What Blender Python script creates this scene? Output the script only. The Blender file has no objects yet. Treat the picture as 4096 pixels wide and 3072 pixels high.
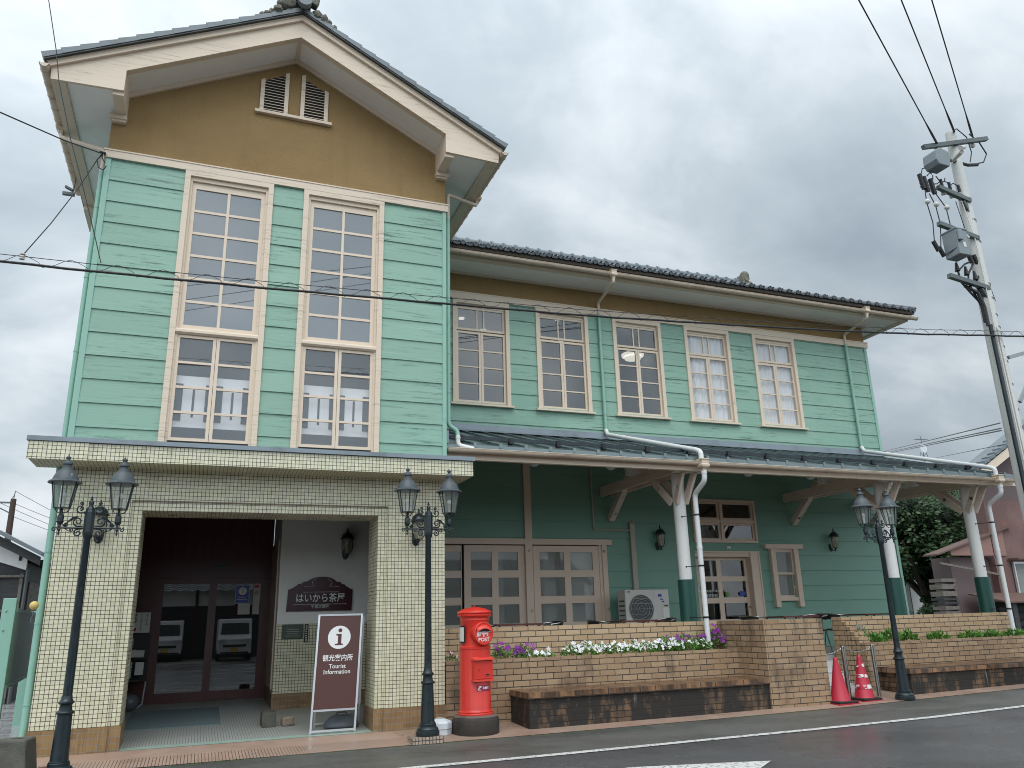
import bpy, math, random
from mathutils import Vector, Matrix
random.seed(7)
R = math.radians
sc = bpy.context.scene
COL = sc.collection

# ------------------------------------------------------------------ camera
cam_d = bpy.data.cameras.new('camera'); cam = bpy.data.objects.new('camera', cam_d); COL.objects.link(cam)
cam_d.sensor_width = 36; cam_d.lens = 27.75; cam_d.clip_start = .05; cam_d.clip_end = 3000
yaw, pit, rol = 0.374304446, 0.290785057, -0.0270721398
fw = Vector((math.sin(yaw)*math.cos(pit), math.cos(yaw)*math.cos(pit), math.sin(pit)))
r0 = Vector((math.cos(yaw), -math.sin(yaw), 0)); u0 = r0.cross(fw)
rr = r0*math.cos(rol) + u0*math.sin(rol); uu = -r0*math.sin(rol) + u0*math.cos(rol)
M4 = Matrix(((rr.x, uu.x, -fw.x, 0), (rr.y, uu.y, -fw.y, 0), (rr.z, uu.z, -fw.z, 1.45), (0, 0, 0, 1)))
cam.matrix_world = M4
sc.camera = cam

# ------------------------------------------------------------------ world: overcast sky
SKYLOC = (5.5, 15.2, 0)
SUN_EL, SUN_AZ = R(60), R(200)      # behind the camera, a little to the left
w = bpy.data.worlds.new('World'); sc.world = w; w.use_nodes = True
nt = w.node_tree; nt.nodes.clear()
def N(t, **k):
    n = nt.nodes.new(t)
    for a, b in k.items(): setattr(n, a, b)
    return n
def L(a, b): nt.links.new(a, b)
out = N('ShaderNodeOutputWorld'); bg = N('ShaderNodeBackground'); L(bg.outputs[0], out.inputs[0])
sky = N('ShaderNodeTexSky', sky_type='NISHITA', sun_disc=False, sun_elevation=SUN_EL, sun_rotation=SUN_AZ, air_density=1.5, dust_density=3)
tc = N('ShaderNodeTexCoord'); sep = N('ShaderNodeSeparateXYZ'); L(tc.outputs['Generated'], sep.inputs[0])
def MA(op, a, b=None, clamp=False):
    n = N('ShaderNodeMath', operation=op, use_clamp=clamp)
    for i, v in enumerate((a, b)):
        if v is None: continue
        if isinstance(v, (int, float)): n.inputs[i].default_value = v
        else: L(v, n.inputs[i])
    return n.outputs[0]
zz = MA('ADD', MA('MAXIMUM', sep.outputs[2], 0.0), .50)
cb = N('ShaderNodeCombineXYZ'); L(MA('DIVIDE', sep.outputs[0], zz), cb.inputs[0]); L(MA('DIVIDE', sep.outputs[1], zz), cb.inputs[1])
mp = N('ShaderNodeMapping'); mp.inputs['Location'].default_value = SKYLOC; mp.inputs['Rotation'].default_value = (0, 0, .5); mp.inputs['Scale'].default_value = (.85, 1.2, 1)
L(cb.outputs[0], mp.inputs[0])
def nse(sc_, det, rg, dist=0.0):
    n = N('ShaderNodeTexNoise'); L(mp.outputs[0], n.inputs['Vector']); n.inputs['Scale'].default_value = sc_; n.inputs['Detail'].default_value = det; n.inputs['Roughness'].default_value = rg; n.inputs['Distortion'].default_value = dist; return n.outputs[0]
mix = MA('ADD', MA('ADD', MA('MULTIPLY', nse(2.3, 7, .52, .35), .55), MA('MULTIPLY', nse(.8, 3, .5), .30)), MA('MULTIPLY', nse(6.5, 6, .55, .5), .15))
cr = N('ShaderNodeValToRGB'); L(mix, cr.inputs[0])
cr.color_ramp.elements[0].position = .37; cr.color_ramp.elements[0].color = (.315, .38, .435, 1)
cr.color_ramp.elements[1].position = .62; cr.color_ramp.elements[1].color = (.80, .845, .88, 1)
e = cr.color_ramp.elements.new(.49); e.color = (.475, .545, .60, 1)
# overcast luminance: brighter overhead and towards the veiled sun behind the camera, brighter at far left
zen = MA('MULTIPLY', MA('POWER', MA('MAXIMUM', sep.outputs[2], 0.0), 2.0), 1.0)
back = MA('MULTIPLY', MA('MULTIPLY', MA('MAXIMUM', MA('MULTIPLY', sep.outputs[1], -1.0), 0.0), MA('MINIMUM', MA('ADD', MA('MULTIPLY', MA('MAXIMUM', sep.outputs[2], 0.0), 1.6), .50), 1.0)), 1.7)
left = MA('MULTIPLY', MA('MAXIMUM', MA('SUBTRACT', .15, sep.outputs[0]), 0.0), .45)
gain = MA('ADD', MA('ADD', MA('ADD', zen, back), left), .79)
vm = N('ShaderNodeVectorMath', operation='SCALE'); L(cr.outputs[0], vm.inputs[0]); L(gain, vm.inputs['Scale'])
vs = N('ShaderNodeVectorMath', operation='SCALE'); L(sky.outputs[0], vs.inputs[0]); vs.inputs['Scale'].default_value = .10
mx = N('ShaderNodeMix', data_type='RGBA'); mx.inputs[0].default_value = .93
L(vs.outputs[0], mx.inputs[6]); L(vm.outputs[0], mx.inputs[7]); L(mx.outputs[2], bg.inputs[0]); bg.inputs[1].default_value = 1.0

sun_d = bpy.data.lights.new('sun', 'SUN'); sun_d.energy = 1.5; sun_d.angle = R(50); sun_d.color = (1, .985, .96)
sun = bpy.data.objects.new('sun', sun_d); COL.objects.link(sun)
sd = Vector((math.sin(SUN_AZ)*math.cos(SUN_EL), math.cos(SUN_AZ)*math.cos(SUN_EL), math.sin(SUN_EL)))
sun.rotation_euler = sd.to_track_quat('Z', 'Y').to_euler(); sun.location = (0, -5, 30)
sc.view_settings.view_transform = 'Standard'; sc.view_settings.look = 'None'
sc.view_settings.exposure = 0.27; sc.view_settings.gamma = 1
sc.cycles.max_bounces = 8; sc.cycles.transparent_max_bounces = 16; sc.cycles.caustics_reflective = False; sc.cycles.caustics_refractive = False
sc.cycles.sample_clamp_indirect = 4; sc.cycles.filter_width = 1.0

# ------------------------------------------------------------------ materials
MAT = {}
def mat(name, col, rough=.6, metal=0, spec=.5, noise=None, bump=None, kind=None, **k):
    """noise=(scale vec, lo, hi, dark colour, detail): patches of wear; bump=(scale, strength)"""
    global nt
    m = bpy.data.materials.new(name); m.use_nodes = True; nt = m.node_tree
    b = nt.nodes['Principled BSDF']
    b.inputs['Roughness'].default_value = rough; b.inputs['Metallic'].default_value = metal
    b.inputs['Specular IOR Level'].default_value = spec
    c4 = (*col, 1); b.inputs['Base Color'].default_value = c4
    g = N('ShaderNodeNewGeometry'); cur = None; hgt = None
    def pos(scale):
        v = N('ShaderNodeVectorMath', operation='MULTIPLY'); L(g.outputs['Position'], v.inputs[0]); v.inputs[1].default_value = scale; return v.outputs[0]
    def mixc(f, a, bb):
        x = N('ShaderNodeMix', data_type='RGBA'); L(f, x.inputs[0])
        for i, v in ((6, a), (7, bb)):
            if isinstance(v, tuple): x.inputs[i].default_value = (*v[:3], 1)
            else: L(v, x.inputs[i])
        return x.outputs[2]
    def ramp(v, lo, hi):
        r_ = N('ShaderNodeMapRange'); L(v, r_.inputs[0]); r_.inputs[1].default_value = lo; r_.inputs[2].default_value = hi; return r_.outputs[0]
    def nz(scale, s=1, det=5, rg=.6):
        n = N('ShaderNodeTexNoise'); L(pos(scale), n.inputs['Vector']); n.inputs['Scale'].default_value = s; n.inputs['Detail'].default_value = det; n.inputs['Roughness'].default_value = rg; return n.outputs[0]
    def boxuv():
        s = N('ShaderNodeSeparateXYZ'); L(g.outputs['Position'], s.inputs[0])
        q = N('ShaderNodeSeparateXYZ'); L(g.outputs['True Normal'], q.inputs[0])
        fx = MA('GREATER_THAN', MA('ABSOLUTE', q.outputs[0]), .6); fz = MA('GREATER_THAN', MA('ABSOLUTE', q.outputs[2]), .6)
        def mf(f, a, bb):
            x = N('ShaderNodeMix', data_type='FLOAT'); L(f, x.inputs[0]); L(a, x.inputs[2]); L(bb, x.inputs[3]); return x.outputs[0]
        c = N('ShaderNodeCombineXYZ'); L(mf(fx, s.outputs[0], s.outputs[1]), c.inputs[0]); L(mf(fz, s.outputs[2], s.outputs[1]), c.inputs[1]); return c.outputs[0], s, q
    cur = c4
    if kind == 'brick':
        uv, s, q = boxuv()
        off = N('ShaderNodeVectorMath', operation='ADD'); L(uv, off.inputs[0]); off.inputs[1].default_value = k.get('off', (0, 0, 0))
        bt = N('ShaderNodeTexBrick'); L(off.outputs[0], bt.inputs['Vector'])
        bt.inputs['Scale'].default_value = 1; bt.inputs['Brick Width'].default_value = k['bw']; bt.inputs['Row Height'].default_value = k['bh']
        bt.inputs['Mortar Size'].default_value = k['mo']; bt.inputs['Mortar Smooth'].default_value = .1; bt.offset = k.get('offset', .5)
        bt.inputs['Color1'].default_value = c4; bt.inputs['Color2'].default_value = (*k['col2'], 1); bt.inputs['Mortar'].default_value = (*k['mcol'], 1)
        cur = bt.outputs['Color']; hgt = MA('SUBTRACT', 1.0, bt.outputs['Fac'])
    if kind == 'ribs':      # fine paving ribs running across the pavement
        s = N('ShaderNodeSeparateXYZ'); L(g.outputs['Position'], s.inputs[0])
        fr = MA('FRACT', MA('DIVIDE', s.outputs[0], k['pitch']))
        ln = MA('LESS_THAN', fr, .22)
        if k.get('plain'):
            pl = MA('MULTIPLY', MA('GREATER_THAN', s.outputs[1], 10.95), MA('LESS_THAN', s.outputs[0], 2.6)); ln = MA('MULTIPLY', ln, MA('SUBTRACT', 1.0, pl))
        cur = mixc(MA('MULTIPLY', ln, .85), c4, k['mcol']); hgt = MA('SUBTRACT', 1.0, ln)
    for nn in (noise or []):
        sca, lo, hi, dc, det = nn[:5]
        f = ramp(nz(sca, 1, det), lo, hi)
        if len(nn) > 5: f = MA('MULTIPLY', f, nn[5])
        cur = mixc(f, cur, dc)
    if k.get('grain'):      # weathered paint: long dark hairline cracks along the boards, chalky streaks
        a = ramp(nz((1.5, 1.5, 30), 1, 8, .78), .53, .62)
        mk = ramp(nz((.8, .8, 2.2), 1, 3), .37, .57)
        cur = mixc(MA('MULTIPLY', MA('MULTIPLY', a, mk), k['grain']), cur, k.get('graincol', (.05, .10, .08)))
        if k.get('boards'):
            zs_ = N('ShaderNodeSeparateXYZ'); L(g.outputs['Position'], zs_.inputs[0])
            wn_ = N('ShaderNodeTexWhiteNoise', noise_dimensions='2D'); cx_ = N('ShaderNodeCombineXYZ'); L(MA('FLOOR', MA('DIVIDE', MA('SUBTRACT', zs_.outputs[2], 4.05), .3345)), cx_.inputs[0]); L(MA('FLOOR', MA('DIVIDE', zs_.outputs[0], 1.74)), cx_.inputs[1]); L(cx_.outputs[0], wn_.inputs['Vector'])
            cur = mixc(MA('MULTIPLY', wn_.outputs['Value'], .55), cur, (.20, .34, .26))
        a2 = ramp(nz((1.1, 1.1, 26), 1, 5, .6), .60, .82)
        cur = mixc(MA('MULTIPLY', a2, .3), cur, k.get('chalk', (.45, .65, .56)))
        hgt = nz((1.3, 1.3, 42), 1, 8, .75)
    if k.get('stain'):      # black streaks of algae running down from ledges
        zc = N('ShaderNodeSeparateXYZ'); L(g.outputs['Position'], zc.inputs[0])
        st = ramp(nz((7, 7, .8), 1, 6, .62), .54, .70)
        sm, z0, z1, sc_ = k['stain']
        hz = ramp(zc.outputs[2], z0, z1)
        cur = mixc(MA('MULTIPLY', MA('MULTIPLY', st, hz), sm), cur, sc_)
    if not isinstance(cur, tuple): L(cur, b.inputs['Base Color'])
    if k.get('rough_noise'):
        lo, hi, rs = k['rough_noise']
        rn = N('ShaderNodeMapRange'); L(nz((rs, rs, rs), 1, 4), rn.inputs[0]); rn.inputs[1].default_value = .35; rn.inputs[2].default_value = .65
        rn.inputs[3].default_value = lo; rn.inputs[4].default_value = hi; L(rn.outputs[0], b.inputs['Roughness'])
    if bump:
        n = N('ShaderNodeTexNoise'); L(pos((1, 1, 1)), n.inputs['Vector']); n.inputs['Scale'].default_value = bump[0]; n.inputs['Detail'].default_value = 6
        hgt = MA('ADD', n.outputs[0], hgt) if hgt is not None else n.outputs[0]
    if hgt is not None:
        bp = N('ShaderNodeBump'); bp.inputs['Strength'].default_value = bump[1] if bump else k.get('bs', .4); bp.inputs['Distance'].default_value = k.get('bd', .01)
        L(hgt, bp.inputs['Height']); L(bp.outputs[0], b.inputs['Normal'])
    MAT[name] = m
    return m
def glass(name, tint=(.9, .93, .92), ior=1.75, rough=0.0, haze=0.0, hazecol=(.5, .5, .48)):
    global nt
    m = bpy.data.materials.new(name); m.use_nodes = True; nt = m.node_tree; nt.nodes.clear()
    o = N('ShaderNodeOutputMaterial'); gl = N('ShaderNodeBsdfGlossy'); gl.inputs['Roughness'].default_value = rough
    tr = N('ShaderNodeBsdfTransparent'); tr.inputs[0].default_value = (*tint, 1)
    g = N('ShaderNodeNewGeometry'); dt = N('ShaderNodeVectorMath', operation='DOT_PRODUCT'); L(g.outputs['Incoming'], dt.inputs[0]); L(g.outputs['Normal'], dt.inputs[1])
    F0 = ((ior-1)/(ior+1))**2; fo = MA('ADD', MA('MULTIPLY', MA('POWER', MA('SUBTRACT', 1.0, MA('ABSOLUTE', dt.outputs['Value'])), 5.0), 1-F0), F0)
    src = tr.outputs[0]
    if haze:
        df = N('ShaderNodeBsdfDiffuse'); df.inputs[0].default_value = (*hazecol, 1)
        m2 = N('ShaderNodeMixShader'); m2.inputs[0].default_value = haze; L(tr.outputs[0], m2.inputs[1]); L(df.outputs[0], m2.inputs[2]); src = m2.outputs[0]
    ms = N('ShaderNodeMixShader'); L(fo, ms.inputs[0]); L(src, ms.inputs[1]); L(gl.outputs[0], ms.inputs[2]); L(ms.outputs[0], o.inputs[0])
    MAT[name] = m; return m

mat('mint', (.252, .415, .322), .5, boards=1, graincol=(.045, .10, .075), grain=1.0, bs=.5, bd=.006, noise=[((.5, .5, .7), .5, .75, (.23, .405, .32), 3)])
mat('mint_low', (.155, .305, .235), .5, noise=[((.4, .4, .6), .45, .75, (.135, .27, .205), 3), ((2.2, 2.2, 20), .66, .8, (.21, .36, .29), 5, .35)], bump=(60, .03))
mat('mint_trim', (.26, .45, .36), .45, noise=[((2, 2, 6), .6, .8, (.18, .38, .3), 4)])
mat('cream', (.69, .57, .445), .55, grain=.55, graincol=(.20, .15, .11), chalk=(.72, .62, .52), bs=.35, bd=.004)
mat('cream_plain', (.69, .57, .445), .5, noise=[((3, 3, 3), .6, .85, (.52, .41, .33), 4)])
mat('beige_door', (.63, .50, .395), .5, noise=[((3, 3, 3), .6, .85, (.54, .43, .34), 4)])
mat('beam_paint', (.68, .57, .48), .6, grain=.5, graincol=(.25, .2, .17), chalk=(.66, .58, .5))
mat('soffit', (.88, .86, .83), .6, noise=[((1.2, 1.2, 1.2), .55, .8, (.80, .79, .76), 3)])
mat('stucco', (.305, .20, .085), .9, noise=[((.6, .6, .9), .42, .7, (.26, .165, .068), 5), ((22, 22, 22), .6, .8, (.36, .25, .12), 3, .5), ((4, 4, .5), .54, .75, (.235, .15, .06), 5, .6)], bump=(90, .8), bd=.012)
mat('mosaic', (.72, .69, .50), .28, kind='brick', bw=.0506, bh=.0506, mo=.0036, offset=0, col2=(.60, .57, .40), mcol=(.075, .05, .04), off=(.01, .017, 0), bs=.3, bd=.004,
    noise=[((3, 3, 3), .62, .85, (.50, .46, .33), 4, .6), ((1.5, 1.5, .8), .66, .8, (.30, .26, .18), 5, .6)], rough_noise=(.2, .45, 3))
mat('mosaic_stained', (.72, .69, .50), .28, kind='brick', bw=.0506, bh=.0506, mo=.0036, offset=0, col2=(.60, .57, .40), mcol=(.075, .05, .04), off=(.01, .017, 0), bs=.3, bd=.004,
    noise=[((3, 3, 3), .62, .85, (.50, .46, .33), 4, .6)], stain=(.6, 3.50, 3.72, (.10, .06, .035)))
mat('plinth_tile', (.42, .33, .26), .5, kind='brick', bw=.045, bh=.045, mo=.005, offset=0, col2=(.36, .27, .21), mcol=(.04, .035, .03), bs=.3)
mat('base_tile', (.30, .19, .085), .45, kind='brick', bw=.235, bh=.072, mo=.004, col2=(.22, .13, .06), mcol=(.23, .21, .18), off=(.05, 0, 0), noise=[((60, 60, 2), .45, .7, (.13, .075, .035), 3, .6)], bs=.3)
mat('brick', (.50, .36, .225), .8, kind='brick', bw=.258, bh=.0856, mo=.0068, col2=(.42, .285, .165), mcol=(.055, .05, .045), off=(.03, .0, 0), bs=.7, bd=.008,
    noise=[((4, 4, 4), .5, .75, (.40, .25, .13), 5, .7), ((1.3, 1.3, 3.2), .60, .78, (.20, .13, .08), 6, .5)], bump=(160, .6))
mat('brick_aged', (.39, .275, .17), .8, kind='brick', bw=.258, bh=.0856, mo=.0068, col2=(.29, .19, .115), mcol=(.035, .03, .026), off=(.1, .0, 0), bs=.7, bd=.008,
    noise=[((5, 5, 5), .45, .75, (.30, .19, .10), 5, .8), ((2.6, 2.6, 1.2), .54, .72, (.06, .042, .03), 7, .85), ((7, 7, 2.2), .72, .80, (.55, .50, .44), 4, .5)], bump=(160, .6), stain=(.85, .85, 1.25, (.055, .04, .03)))
mat('brick_wet', (.30, .165, .085), .25, kind='brick', bw=.258, bh=.0856, mo=.0075, col2=(.22, .11, .055), mcol=(.035, .03, .025), off=(.1, .02, 0), bs=.7, bd=.008,
    noise=[((5, 5, 2), .40, .58, (.05, .032, .022), 6, .9)])
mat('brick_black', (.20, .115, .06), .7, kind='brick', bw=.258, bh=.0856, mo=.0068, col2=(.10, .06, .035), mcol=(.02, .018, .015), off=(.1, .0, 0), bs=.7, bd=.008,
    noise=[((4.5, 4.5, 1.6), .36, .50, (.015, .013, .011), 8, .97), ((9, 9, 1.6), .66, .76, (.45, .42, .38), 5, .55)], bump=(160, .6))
mat('flashing', (.22, .26, .29), .45, metal=.3, noise=[((2, 2, 2), .5, .75, (.16, .18, .19), 4)])
mat('metal_roof', (.17, .21, .215), .22, metal=.45, noise=[((.8, 2.5, 2), .5, .75, (.11, .15, .15), 4), ((6, 6, 6), .68, .8, (.25, .28, .26), 3, .4)], rough_noise=(.12, .32, 2))
mat('tile_roof', (.03, .038, .047), .12, noise=[((5, 5, 5), .5, .75, (.012, .015, .018), 4)], rough_noise=(.06, .28, 6))
mat('tile_grey', (.15, .178, .195), .45, noise=[((3, 3, 3), .5, .7, (.12, .13, .13), 5), ((7, 7, 7), .64, .75, (.25, .26, .17), 4, .6)])
mat('tile_dark', (.03, .035, .035), .4)
mat('stone_lichen', (.16, .16, .13), .95, noise=[((18, 18, 18), .45, .65, (.28, .27, .19), 5), ((9, 9, 9), .55, .7, (.04, .045, .04), 4)], bump=(40, 1), bd=.03)
mat('gutter', (.60, .49, .38), .45, noise=[((2.5, 12, 12), .52, .66, (.40, .31, .22), 6, .7), ((12, 25, 40), .66, .74, (.16, .12, .08), 6, .7)])
mat('pipe_cream', (.60, .49, .39), .4, noise=[((4, 4, 3), .6, .8, (.45, .36, .28), 4)])
mat('pipe_white', (.66, .67, .66), .35, noise=[((5, 5, 2), .6, .8, (.48, .47, .43), 4)])
mat('pipe_green', (.25, .45, .36), .4, noise=[((6, 6, 3), .6, .8, (.17, .35, .27), 4)])
mat('white_paint', (.74, .73, .70), .5, noise=[((4, 4, 1.5), .58, .8, (.58, .56, .52), 5, .7)])
mat('plaster', (.86, .85, .82), .85, bump=(80, .15), noise=[((1, 1, 1), .5, .8, (.74, .73, .69), 4)])
mat('sleeve', (.012, .065, .052), .35, noise=[((9, 9, 4), .70, .74, (.32, .33, .22), 5)])
mat('black_metal', (.012, .022, .026), .32, metal=.1, noise=[((10, 10, 6), .66, .76, (.08, .10, .11), 5, .6)], rough_noise=(.2, .5, 7))
mat('black_rough', (.012, .013, .014), .6)
mat('lamp_roof', (.055, .07, .078), .5, noise=[((14, 14, 14), .68, .74, (.45, .44, .42), 4, .8)])
mat('dark_wood', (.085, .018, .015), .35, noise=[((20, 20, 2), .5, .7, (.055, .013, .011), 3)])
mat('black_wall', (.012, .008, .008), .7)  # even near-black for the porch ceiling and walls
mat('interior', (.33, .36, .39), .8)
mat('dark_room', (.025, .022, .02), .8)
mat('paver', (.38, .265, .205), .5, kind='ribs', pitch=.0375, mcol=(.055, .035, .03), plain=1, noise=[((1.2, 1.2, 1), .5, .75, (.33, .20, .145), 5, .8), ((3.4, 3.4, 1), .70, .76, (.30, .09, .02), 6, .7)], bs=.4, bd=.004, rough_noise=(.25, .6, 2))
mat('porch_floor', (.36, .37, .34), .45, kind='ribs', pitch=.036, mcol=(.14, .14, .13), noise=[((1.5, 1.5, 1), .5, .75, (.27, .28, .26), 5)], bs=.3, bd=.003)
mat('threshold', (.33, .45, .38), .4, noise=[((3, 3, 1), .5, .75, (.24, .34, .29), 5)])
mat('forecourt', (.42, .42, .42), .22, kind='brick', bw=.9, bh=.6, mo=.006, offset=.5, col2=(.36, .36, .37), mcol=(.09, .09, .09), noise=[((1.2, 3, 1), .55, .68, (.13, .12, .11), 6, .8)], bs=.1, rough_noise=(.08, .3, 2))
mat('asphalt', (.085, .087, .092), .38, noise=[((.25, .5, 1), .45, .7, (.06, .061, .065), 5), ((75, 75, 75), .60, .70, (.27, .27, .26), 2, .8), ((1.0, 1.6, 1), .6, .75, (.04, .046, .03), 5, .5)], bump=(240, .55), bd=.008, rough_noise=(.10, .36, .6))
mat('asphalt_old', (.092, .09, .083), .6, noise=[((.6, .9, 1), .45, .7, (.04, .042, .034), 5), ((75, 75, 75), .58, .68, (.29, .28, .26), 2, .8), ((2.2, 3.6, 1), .60, .72, (.06, .075, .02), 6, .55)], bump=(240, .7), bd=.008, rough_noise=(.3, .65, 1))
mat('ground_soil', (.10, .095, .085), .8, noise=[((.3, .3, 1), .4, .7, (.06, .07, .05), 5)])
mat('line_paint', (.62, .61, .58), .5, noise=[((24, 24, 24), .53, .60, (.11, .11, .11), 6, .9), ((60, 60, 60), .62, .68, (.10, .10, .10), 5)])
mat('concrete', (.33, .33, .31), .85, noise=[((2, 2, .6), .5, .75, (.25, .25, .235), 5)], bump=(60, .15))
mat('concrete_dark', (.10, .095, .078), .9, noise=[((4, 4, 4), .45, .7, (.05, .05, .04), 6), ((14, 14, 14), .68, .76, (.22, .2, .16), 3, .5)], bump=(70, .6))
mat('concrete_black', (.035, .028, .022), .75, noise=[((5, 5, 5), .5, .7, (.015, .013, .011), 6), ((45, 45, 45), .70, .74, (.5, .42, .2), 3, .8)], bump=(60, .6))
mat('concrete_top', (.12, .10, .085), .75, noise=[((6, 6, 6), .5, .7, (.06, .05, .04), 6), ((30, 30, 30), .68, .74, (.5, .42, .2), 3, .7)], bump=(60, .6))
mat('red_post', (.62, .035, .022), .33, noise=[((2.5, 2.5, 2), .5, .8, (.50, .025, .018), 4), ((14, 14, 14), .72, .8, (.40, .02, .015), 4, .5)], bump=(60, .03))
mat('red_edge', (.66, .06, .04), .35)
mat('white_letter', (.78, .78, .76), .5)
mat('silver_letter', (.72, .76, .74), .4)
mat('sticker', (.26, .015, .055), .35)
mat('blue_sign', (.02, .05, .30), .4)
mat('red_letter', (.5, .02, .03), .4)
mat('sign_brown', (.085, .032, .026), .4)
mat('sign_maroon', (.055, .010, .018), .3)
mat('alu', (.66, .68, .70), .3, metal=.55)
mat('steel', (.42, .41, .38), .22, metal=1)
mat('grey_plastic', (.12, .135, .15), .4)
mat('white_plastic', (.62, .66, .69), .4)
mat('cone_red', (.42, .014, .035), .45, noise=[((6, 6, 6), .55, .8, (.38, .018, .03), 4)])
mat('cone_white', (.66, .66, .66), .4, noise=[((11, 11, 13), .50, .52, (.42, .014, .035), 5)])
mat('ac_body', (.52, .50, .46), .45, noise=[((3, 3, 3), .55, .8, (.44, .42, .38), 4)])
mat('ac_grille', (.05, .06, .07), .5)
mat('duct', (.37, .35, .29), .5)
mat('steps', (.60, .60, .60), .4, kind='brick', bw=.30, bh=.20, mo=.005, offset=0, col2=(.56, .56, .57), mcol=(.06, .06, .06), off=(.1, .0, 0), bs=.2)
mat('mat_grey', (.16, .215, .22), .9, bump=(150, .6))
mat('leaf', (.09, .22, .038), .45, noise=[((3, 3, 3), .4, .65, (.12, .27, .045), 2)], spec=.4)
mat('leaf_dark', (.022, .056, .017), .5, noise=[((.9, .9, .9), .42, .62, (.05, .105, .026), 3), ((4, 4, 4), .5, .7, (.015, .04, .014), 2, .7)], spec=.45)
mat('grass', (.11, .17, .03), .7)
mat('bark', (.05, .04, .03), .9)
mat('petal_white', (.80, .80, .80), .6); mat('petal_purple', (.22, .015, .28), .6); mat('petal_pink', (.72, .42, .50), .6); mat('petal_blue', (.18, .2, .4), .6)
mat('corrugated', (.165, .092, .083), .55, metal=.1, noise=[((.5, .5, .7), .5, .75, (.235, .145, .13), 5), ((.8, .8, .8), .62, .72, (.27, .115, .08), 4, .5)])
mat('shed_pink', (.27, .15, .125), .7); mat('shed_wall', (.12, .085, .085), .7)
mat('old_wood', (.035, .036, .038), .7, noise=[((1, 1, 14), .5, .7, (.06, .06, .06), 4)])
mat('grey_wood', (.17, .15, .13), .8, noise=[((12, 2, 12), .5, .7, (.07, .06, .05), 4)])
mat('rust_roof', (.13, .075, .06), .6)
mat('pole_conc', (.58, .58, .55), .7, noise=[((5, 5, .5), .5, .75, (.40, .395, .37), 5), ((16, 16, 16), .70, .76, (.2, .19, .18), 3, .5)])
mat('cable', (.012, .012, .013), .5); mat('cable_grey', (.18, .18, .18), .5)
mat('galv', (.28, .31, .31), .4, metal=.5); mat('galv_dark', (.11, .13, .13), .5, metal=.3)
mat('tank', (.20, .235, .25), .5, noise=[((3, 3, 3), .55, .75, (.16, .185, .195), 4)])
mat('porcelain', (.62, .60, .55), .25)
mat('dark_brown_pole', (.055, .035, .026), .8)
mat('chair_black', (.02, .018, .018), .5); mat('table_brown', (.10, .025, .018), .4)
mat('curtain', (.88, .88, .88), .9, noise=[((9, 9, 1), .4, .65, (.78, .79, .80), 3)])
mat('banner_white', (.90, .91, .92), .9); mat('banner_dark', (.045, .06, .08), .9)
mat('paper', (.62, .62, .58), .8); mat('photo_blue', (.05, .2, .4), .5, noise=[((30, 30, 30), .4, .6, (.6, .6, .5), 3)])
mat('plaque', (.045, .065, .05), .4, noise=[((50, 50, 50), .6, .7, (.14, .17, .13), 3)])
mat('yellow_ball', (.60, .44, .14), .5, noise=[((14, 14, 14), .6, .75, (.25, .17, .05), 4)])
mat('fence_green', (.25, .45, .36), .45, noise=[((4, 4, 4), .6, .8, (.16, .33, .25), 4)])
mat('van_white', (.66, .67, .68), .25); mat('plate_yellow', (.65, .45, .04), .5); mat('rubber', (.015, .015, .015), .8)
mat('bulb', (.75, .75, .72), .3); mat('amber', (.42, .34, .18), .3)
mat('rock', (.26, .2, .15), .9, bump=(30, 1), bd=.02, noise=[((9, 9, 9), .5, .7, (.16, .12, .09), 5)])
mat('drain', (.07, .08, .06), .6)
m = bpy.data.materials.new('lamp_glow'); m.use_nodes = True; MAT['lamp_glow'] = m
_b = m.node_tree.nodes['Principled BSDF']; _b.inputs['Base Color'].default_value = (.8, .78, .7, 1); _b.inputs['Emission Color'].default_value = (1, .93, .8, 1); _b.inputs['Emission Strength'].default_value = .55
glass('glass', ior=2.1); glass('glass_door', ior=2.05, tint=(.6, .62, .62)); glass('glass_sky_veil', haze=.33, ior=2.2, hazecol=(.34, .38, .42)); glass('glass_clear', haze=.16, ior=1.85, tint=(.97, .97, .97), hazecol=(.36, .39, .42)); glass('lantern_glass', haze=.22, ior=1.5, hazecol=(.45, .47, .42)); glass('amber_glass', tint=(.85, .84, .76), haze=.45, ior=1.5, hazecol=(.36, .34, .26)); glass('frosted', haze=.6, ior=1.6, hazecol=(.30, .315, .29))  # transom and clear panes: diffuse blue-grey mixed in as painted sky reflection

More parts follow.
